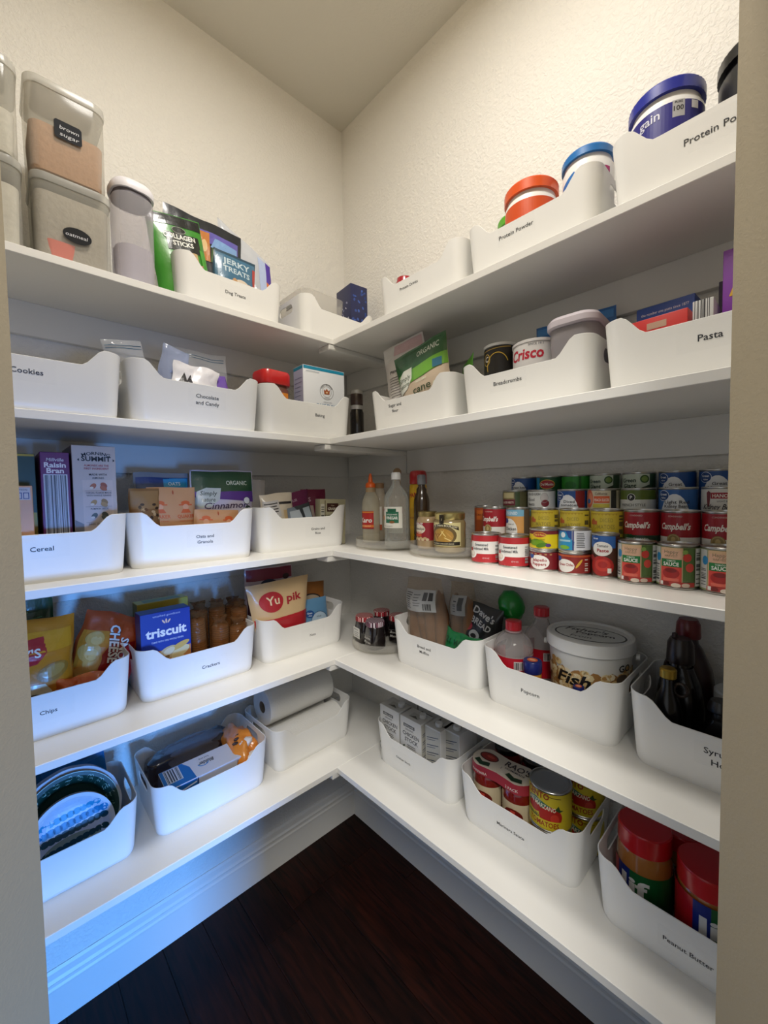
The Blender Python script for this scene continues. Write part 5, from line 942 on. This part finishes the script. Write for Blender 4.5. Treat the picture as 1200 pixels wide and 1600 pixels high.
# ------------------------------------------------------------------ lowest shelf, left
o, pr = pouch('cutlery_pack', 'L', 1, -1.085, -.078, .0035, .240, .215, .035, '#1c7ab0', 'blue translucent picnic pack standing behind the plates', seed=111, amp=.004, rx=-4, ry=-5, mat=CLEAR('#1c7fb8', .62, .15, .2, 30)); pr.rect(-.02, .165, .115, .205, '#1a6ea6'); pr.ell(.075, .185, .016, .009, '#12507f'); bag_done(o, pr)
def plate(r, z, mat, name, lb, draw=None, n=1, ridges=0, group=None, off=(0, 0), tilt=70, a=-1.075, d=-.186, zz=.106, dep=.018):
    o = emp(name, 'L', 1, a+off[0], d, zz, lb, 'plate', rx=tilt, group=group)
    prof = [(0, z), (r*.66, z), (r*.72, z+.002), (r*.88, z+dep-.003), (r, z+dep), (r, z+dep+.0012), (r*.88, z+dep-.0018), (r*.72, z+.0035), (r*.66, z+.0016), (0, z+.0016)]
    bm = lathe(prof, 72)
    if ridges:
        for v in bm.verts:
            rr = math.hypot(v.co.x, v.co.y)
            if rr > r*.8: k = 1+.006*math.cos(ridges*math.atan2(v.co.y, v.co.x)); v.co.x *= k; v.co.y *= k
    obj('plate_disc', bm, mat, o)
    if draw:
        def rimsurf(u, v, of):     # u: angle in metres on r=1 circle, v radius
            vr = v/r; zz_ = z+.0016 if vr <= .66 else (z+.0016+(vr-.66)/.06*.0019 if vr < .72 else (z+.0035+(vr-.72)/.16*(dep-.0053) if vr < .88 else z+dep-.0018+(vr-.88)/.12*.003))
            return (v*math.sin(u), v*math.cos(u), zz_+of)
        def disc(u, v, of):
            q = math.hypot(u, v)/r; zz_ = z+.0016 if q <= .66 else (z+.0016+(q-.66)/.06*.0019 if q < .72 else (z+.0035+(q-.72)/.16*(dep-.0053) if q < .88 else z+dep-.0018+(q-.88)/.12*.003))
            return (u, v, zz_+of)
        flat = draw.__name__ == 'scal'
        pr = Print(disc if flat else rimsurf, step=.008 if flat else .12, vstep=.008 if flat else r*.06, base=.0006); draw(pr, r); pr.build('plate_print', o, rough=.4)
    return o
WP = M('#cfcdd4', .55)
for i in range(9): plate(.112, i*.0060-.058, WP, 'foam_plate', 'ribbed white plate in the thick stack behind the dark green plate', ridges=60, group='stacked white plates', zz=.110)
def dgreen(pr, r):
    pr.rect(-1.9, r*.70, 1.9, r*.985, '#12382f')
    for i in range(13):
        u = -1.6+i*.27
        for j in range(3): pr.ring(u+.05*math.sin(i*3+j*2), r*(.84+.04*math.sin(i*5+j*3)), .045, .0055, .0013, '#a9c9b8', n=10, lay=False, a0=i*40, a1=i*40+250)
    pr.n += 1; pr.line(-1.9, r*.992, 1.9, r*.992, .0016, '#b9d0c4')
plate(.106, .000, M('#123a30', .4, coat=.3), 'patterned_plate', 'dark green plate with pale scrollwork around the rim', dgreen)
def scal(pr, r):
    R_ = r*.90
    def row(vv, c, rad, tilt=.10):
        n = 13
        for i in range(n):
            u = -R_+2*R_*i/(n-1); v = vv+tilt*u
            if math.hypot(u, v) < R_-rad*.3: pr.ell(u, v, rad*1.15, rad, c, n=12, lay=False)
        pr.n += 1
    pr.ell(0, 0, R_, R_, '#cfdcf0', n=48); row(r*.50, '#2fa0cc', r*.085); row(r*.28, '#1f86bc', r*.10); row(r*.08, '#0f4f66', r*.09)
    pr.ell(0, -r*.38, r*.72, r*.36, '#8fa39a', n=36); row(-r*.22, '#0e4450', r*.08)
for i in range(4): plate(.088, i*.0045, M('#c4c2c8', .5), 'paper_plate', 'small pale paper plate under the blue scalloped one', group='small paper plates', a=-1.076, d=-.214, zz=.088)
plate(.088, .019, M('#dfe4ee', .45), 'scalloped_plate', 'small paper plate with rows of blue scallops, front of the stack', scal, a=-1.076, d=-.214, zz=.088)
# wrap bin
bm = loft([(.24, .062, .02, 0), (.262, .072, .024, .012), (.266, .074, .026, .05), (.264, .074, .026, .09), (.255, .066, .026, .118), (.22, .045, .02, .128)], 6)
bmesh.ops.triangulate(bm, faces=bm.faces[:]); bmesh.ops.subdivide_edges(bm, edges=bm.edges[:], cuts=3, use_grid_fill=True)
for v in bm.verts: n_ = noise.noise_vector(v.co*26); v.co += Vector((n_.x*.006, n_.y*.007, n_.z*.008 if v.co.z > .03 else 0))
o = obj('wrapped_pack', bm, M('#2c2326', .12, bump=1.0, scale=38, coat=1), smooth=60, loc=P('L', 1, -.752, -.108, .0035), rot=(0, R(-1), 0), label='long dark pack in crinkled glossy film at the back of the wrap bin', cat='bag')
obj('film', (lambda b: b)(blob(.140, .046, .070, .16, 5.0, 9, 4, z0=.075)), CLEAR('#cfc9cc', .12, .05, .9, 45), o, smooth=60)
o, fr, lf, tp, rg = carton('wrap_carton', 'L', 1, -.755, -.212, .030, .235, .075, .092, ['#d4d4dc', '#cfd0da', '#3a3340', '#cdcdd6'], 'white and blue wrap carton with an upside down logo', rz=1, rx=12)
tp.poly([(-.117, -.036), (-.117, .036), (-.055, .036), (-.040, .012), (-.036, -.036)], '#1f6ab0'); tp.rect(-.108, -.018, -.066, .034, '#c9ccd6'); tp.bars(-.106, -.068, -.016, .032, 8, '#3a3f4a'); tp.ring(-.004, .004, .016, .012, .003, '#3f86c4', a0=180, a1=360); tp.text('Blulder', .006, .010, .013, '#23262e', bold=1, rot=180, w=.044, shear=.2); tp.text('food wrap', .004, .024, .006, '#23262e', bold=.4, rot=180, w=.030); tp.rect(.085, .012, .112, .030, '#a9abb4')
fr.poly([(-.117, .03), (-.117, .091), (-.036, .091), (-.030, .05), (-.050, .03)], '#1f6ab0'); fr.line(-.117, .062, -.036, .080, .005, '#e4e8f0'); fr.line(-.117, .046, -.036, .064, .005, '#e4e8f0'); fr.line(-.030, .05, -.033, .091, .004, '#123a70'); fr.text('wrap', .02, .06, .016, '#23262e', bold=1, rot=180); fr.bars(.085, .11, .045, .085, 7, '#6a6c74'); done(o, fr, lf, tp)
o = obj('orange_bag', blob(.052, .088, .075, .30, 2.4, 6, 4, z0=.078), M('#e0862a', .3, bump=.9, scale=26, coat=.6, vary=.15), smooth=60, loc=P('L', 1, -.632, -.190, .0035), label='crumpled bright orange bag at the right end of the wrap bin', cat='bag')
for i, (x, y, z, s) in enumerate(((.004, -.048, .128, .022), (.010, -.078, .092, .026))): obj('white_patch', blob(s, s*.6, s*.7, .25, 4, i), M('#e4ddd6', .35, bump=.5, scale=60), o, smooth=60, loc=(x, y, z))
for i in range(3): obj('dark_mark', blob(.010, .004, .005, .3, 4, i+5, 2), M('#3a2418', .5), o, loc=(-.03+i*.010, -.045+.012*i, .138+.004*i))
# towels
def towel(a, d, z, r, lb, L=.272, rz=2):
    o = emp('paper_towel_roll', 'L', 1, a, d, z, lb, 'paper towels', rz=rz)
    bm = lathe([(.021, -L/2), (r-.002, -L/2), (r, -L/2+.002), (r, L/2-.002), (r-.002, L/2), (.021, L/2), (.0205, -L/2)], 64); bmesh.ops.rotate(bm, verts=bm.verts, matrix=Matrix.Rotation(R(90), 3, 'Y')); obj('paper', bm, M('#e2e0da', .85, bump=.35, scale=260), o)
    bm = lathe([(.0205, -L/2+.001), (.0205, L/2-.001), (.019, L/2-.001), (.019, -L/2+.001), (.0205, -L/2+.001)], 32); bmesh.ops.rotate(bm, verts=bm.verts, matrix=Matrix.Rotation(R(90), 3, 'Y')); obj('core', bm, M('#7a6a56', .8), o)
towel(-.392, -.217, .064, .058, 'lower white paper towel roll at the front of its bin'); towel(-.392, -.102, .060, .052, 'white paper towel roll hidden underneath the upper one'); towel(-.388, -.140, .172, .063, 'upper white paper towel roll showing its hollow core')

# ------------------------------------------------------------------ lowest shelf, right
def stock(a, d, lb, rz=0):
    o, fr, lf, tp, rg = carton('stock_carton', 'R', 1, a, d, .0035, .090, .062, .196, ['#d0cfcc', None, '#c4c6cc', '#bdbbb6'], lb, rz=rz, group='chicken stock cartons')
    fr.rect(-.030, .166, .018, .176, '#26262a'); fr.text('KIRKLAND', -.006, .168, .006, '#d0cfcc', bold=.8, w=.042); fr.text('ORGANIC', -.004, .156, .006, '#4a4a4c', bold=.3, w=.036); fr.text('CHICKEN', .002, .138, .0125, '#26262a', bold=.6, w=.070); fr.text('STOCK', .004, .120, .0125, '#26262a', bold=.6, w=.056); fr.lines(-.014, .024, .088, .112, 4, '#5a5a5c', .0022, .2)
    fr.ell(.022, .060, .008, .011, '#b5422a'); fr.poly([(.014, .068), (.022, .090), (.030, .068)], '#4f7a34'); fr.ell(-.028, .055, .020, .022, '#4a4f4c'); fr.ell(-.028, .055, .017, .019, '#d0cfcc'); fr.ell(-.030, .098, .010, .003, '#3a4a34', rot=50); fr.ell(-.034, .090, .010, .003, '#3a4a34', rot=20)
    rg.rect(-.029, .003, .029, .192, '#b9b7ae')
    for i in range(6): rg.line(-.024, .160-.024*i, .022, .172-.024*i, .0025, '#3a4358'); rg.line(-.024, .153-.024*i, .010, .162-.024*i, .002, '#5a6072')
    tp.rect(-.020, -.018, .020, .010, '#a9a79f'); tp.poly([(-.018, -.016), (0, -.004), (.018, -.016)], '#4a4a44'); done(o, fr, lf, tp, rg)
    obj('screw_cap', lathe([(.0105, 0), (.0115, .001), (.0115, .010), (.010, .012), (0, .012)], 28), M('#d4d3d0', .4), o, loc=(.022, .006, .1965)); return o
stock(-.505, -.215, 'white chicken stock carton at the front left of its bin'); stock(-.603, -.217, 'white chicken stock carton in the front row, right one'); stock(-.505, -.125, 'white chicken stock carton in the back row, behind the left one'); stock(-.600, -.125, 'white chicken stock carton in the back row, behind the right one')
stock(-.685, -.190, 'stock carton turned sideways, next to the front right one', rz=-90); stock(-.735, -.165, 'stock carton turned sideways at the right end of its bin', rz=-90)
# sauce jars in a two pack
def rjar(a, d, lb):
    o = emp('sauce_jar', 'R', 1, a, d, .0035, lb, 'jar', group='red sauce jars'); obj('jar_glass', lathe([(0, 0), (.038, 0), (.0425, .006), (.043, .012), (.0415, .03), (.0415, .110), (.0425, .118), (.040, .135), (.035, .146), (.034, .150)], 48), M('#7a1510', .1, coat=1), o); obj('lid', lathe([(.036, .149), (.037, .151), (.037, .163), (.035, .165), (0, .164)], 40), M('#1c1c1a', .35), o)
    pr = Print(cyl(.0417), step=.006); pr.rect(-.060, .028, .060, .112, '#cdbf9e'); pr.ell(.006, .078, .026, .019, '#6f1410'); pr.ell(.006, .072, .019, .009, '#a8281c'); pr.rect(.0, .074, .012, .092, '#c9483a'); pr.text("RAO'S", .004, .042, .014, '#3a2018', bold=.9, w=.052); pr.lines(-.052, -.026, .045, .100, 7, '#8a7c60', .0016); pr.build('label_print', o)
for a, d, lb in ((-.860, -.200, 'red marinara jar under the cardboard sleeve, left one'), (-.950, -.200, 'red marinara jar under the cardboard sleeve, right one'), (-.860, -.098, 'red marinara jar in the back row, left one'), (-.950, -.098, 'red marinara jar in the back row, right one')): rjar(a, d, lb)
o = emp('cardboard_sleeve', 'R', 1, -.905, -.200, .136, 'red and cream cardboard sleeve joining the two front marinara jars', 'packaging')
def waist(k):
    pts = []
    for s in (1, -1):
        for t in range(-90, 91, 15): pts.append((s*(.045+.043*k*math.cos(R(t))), s*.043*k*math.sin(R(t))*1.0))
    return pts
pts = [(.045+.0445*math.cos(R(t)), .0445*math.sin(R(t))) for t in range(-75, 76, 15)] + [(.0, .036)] + [(-.045-.0445*math.cos(R(t)), .0445*math.sin(R(t))) for t in range(75, -76, -15)] + [(.0, -.036)]
obj('sleeve_board', prism(pts, .0315, .034), M('#d2c6b4', .55), o, smooth=30)
def skirt(pts, z0, z1, grow):
    bm = bmesh.new(); n = len(pts); A = [bm.verts.new((x, y, z1)) for x, y in pts]; B = [bm.verts.new((x*(1+grow), y*(1+grow), z0)) for x, y in pts]
    for i in range(n):
        j = (i+1) % n
        if (pts[i][1]+pts[j][1])/2 < .01: bm.faces.new((A[i], A[j], B[j], B[i]))
    return bm
sk = obj('sleeve_flap', skirt(pts, .008, .0338, .03), M('#a32a38', .5), o, smooth=30)
pr = Print(topf(.034)); pr.ell(-.048, .008, .028, .018, '#4a1410'); pr.ell(-.048, .008, .024, .014, '#8f2018'); pr.ell(-.044, .010, .012, .006, '#c04a34'); pr.text("RAO'S", .036, .006, .022, '#2c1a18', bold=1, w=.072); pr.text('HOMEMADE', .036, -.006, .007, '#2c1a18', bold=.5, w=.056); pr.poly([(-.075, -.026), (-.068, -.012), (-.052, -.022), (-.032, -.014), (-.026, -.030), (-.05, -.038)], '#16321c'); pr.poly([(.020, -.026), (.026, -.014), (.044, -.022), (.064, -.016), (.070, -.030), (.045, -.038)], '#16321c'); pr.text('2', 0, -.014, .008, '#4a3a34'); pr.build('sleeve_print', o)
pr = Print(cyl(.0462), step=.006); pr.text('MARINARA', -.004, .015, .0075, '#e4cfc8', bold=.8, w=.048); p2 = pr.build('flap_print', o); p2.location = (-.045, 0, 0)
pr = Print(cyl(.0462), step=.006); pr.text('2 PACK', .004, .015, .0075, '#e4cfc8', bold=.8, w=.036); p2 = pr.build('flap_print', o); p2.location = (.045, 0, 0)
def cento(pr, r, h):
    wrap(pr, r, h, '#c9b52a'); pr.poly([(-.045, h*.42), (-.045, h*.70), (-.02, h*.78), (.030, h*.60), (.036, h*.42)], '#2f6a5a'); pr.ell(.016, h*.40, .027, .024, '#a82018'); pr.ell(.026, h*.36, .010, .012, '#c23a2a'); pr.ell(-.024, h*.52, .018, .012, '#a82018'); pr.line(.0, h*.90, .040, h*.86, .0014, '#5a2a1a')
    pr.text('CENTO', -.016, h*.80, .015, '#8f2a18', bold=1.4, w=.058); pr.text('SAN MARZANO', -.008, h*.58, .0105, '#e4dcc0', bold=1, w=.072, rot=-8); pr.text('CERTIFIED', -.02, h*.70, .005, '#e4dcc0', w=.03); pr.poly([(.026, h*.60), (.034, h*.70), (.038, h*.60), (.046, h*.58), (.036, h*.54)], '#2c4a24'); pr.rect(-.05, .008, .05, .030, '#cdb92c'); pr.text('TOMATOES', .0, .014, .0125, '#9a3018', bold=1.3, w=.070); pr.text('PEELED', -.026, .030, .007, '#24402c', bold=1)
for a, d, z, h, lb in ((-1.038, -.203, .0035, .098, 'yellow tomato can at the bottom of the front stack'), (-1.038, -.203, .1020, .100, 'yellow tomato can on top of the front stack, beside the marinara sleeve'), (-1.078, -.100, .0035, .098, 'yellow tomato can at the bottom of the rear stack'), (-1.078, -.100, .1020, .092, 'yellow tomato can on top of the rear stack')): can('R', 1, a, d, z, .0495, h, lb, cento, rz=6, group='yellow tomato cans')
# peanut butter
def jif(a, d, r, h, lb, red=False, rz=0):
    o = emp('peanut_butter_jar', 'R', 1, a, d, .0035, lb, 'jar', rz=rz); obj('jar_body', lathe([(0, 0), (r*.85, 0), (r*.95, .004), (r, .02), (r, h*.66), (r*.97, h*.74), (r*.92, h*.79), (r*.90, h*.81)], 56), M('#a8692c', .15, coat=.9), o)
    obj('lid', ridged(r*.955, h*.80, h-.003, 100, .0006), M('#c8141c', .3, coat=.4), o); obj('lid_top', lathe([(r*.955, h-.0035), (r*.92, h), (0, h)], 56), M('#c8141c', .3, coat=.4), o)
    pr = Print(cyl(r+.0004), step=.006); L = math.pi*r; v1 = h*.62 if not red else h*.765
    pr.rect(-L, .018, L, v1, '#b5121f' if red else '#135c2c')
    u0 = .012 if red else -.010
    pr.rect(-.032+u0, .045, -.004+u0, v1, '#142a80'); pr.rect(-.004+u0, .045, .05+u0, v1, '#135c2c'); 
    if not red: pr.rect(-L, .018, -.032+u0, v1, '#b5121f')
    pr.text('Jif', .0+u0, .090 if red else .080, .034, '#e6e6e2', bold=1.7, w=.064)
    if red: pr.text('Creamy', .0+u0, .066, .011, '#e6b0a8', bold=.6, shear=.3, w=.052)
    pr.build('label_print', o, rough=.3)
jif(-1.242, -.200, .0515, .205, 'peanut butter jar with a red lid and green label'); jif(-1.352, -.205, .0525, .192, 'peanut butter jar with a red lid and red label', True, rz=4)
jif(-1.290, -.100, .048, .170, 'peanut butter jar in the shade behind the front two'); jif(-1.440, -.120, .050, .185, 'peanut butter jar at the back right of the Peanut Butter bin', True)
# crumbs on the floor
for i, (x, y) in enumerate(((-.83, -.60), (-.86, -.66), (-.72, -.75), (-.70, -.88), (-.77, -.72), (-.62, -.86), (-.58, -.80))):
    obj('crumb', blob(.0022, .0016, .0012, .3, 2, i, 1), M('#d9d4c8', .8), smooth=0, loc=(x, y, .0012), label='tiny white crumb on the dark wood floor', cat='crumb', group='crumbs on the floor')
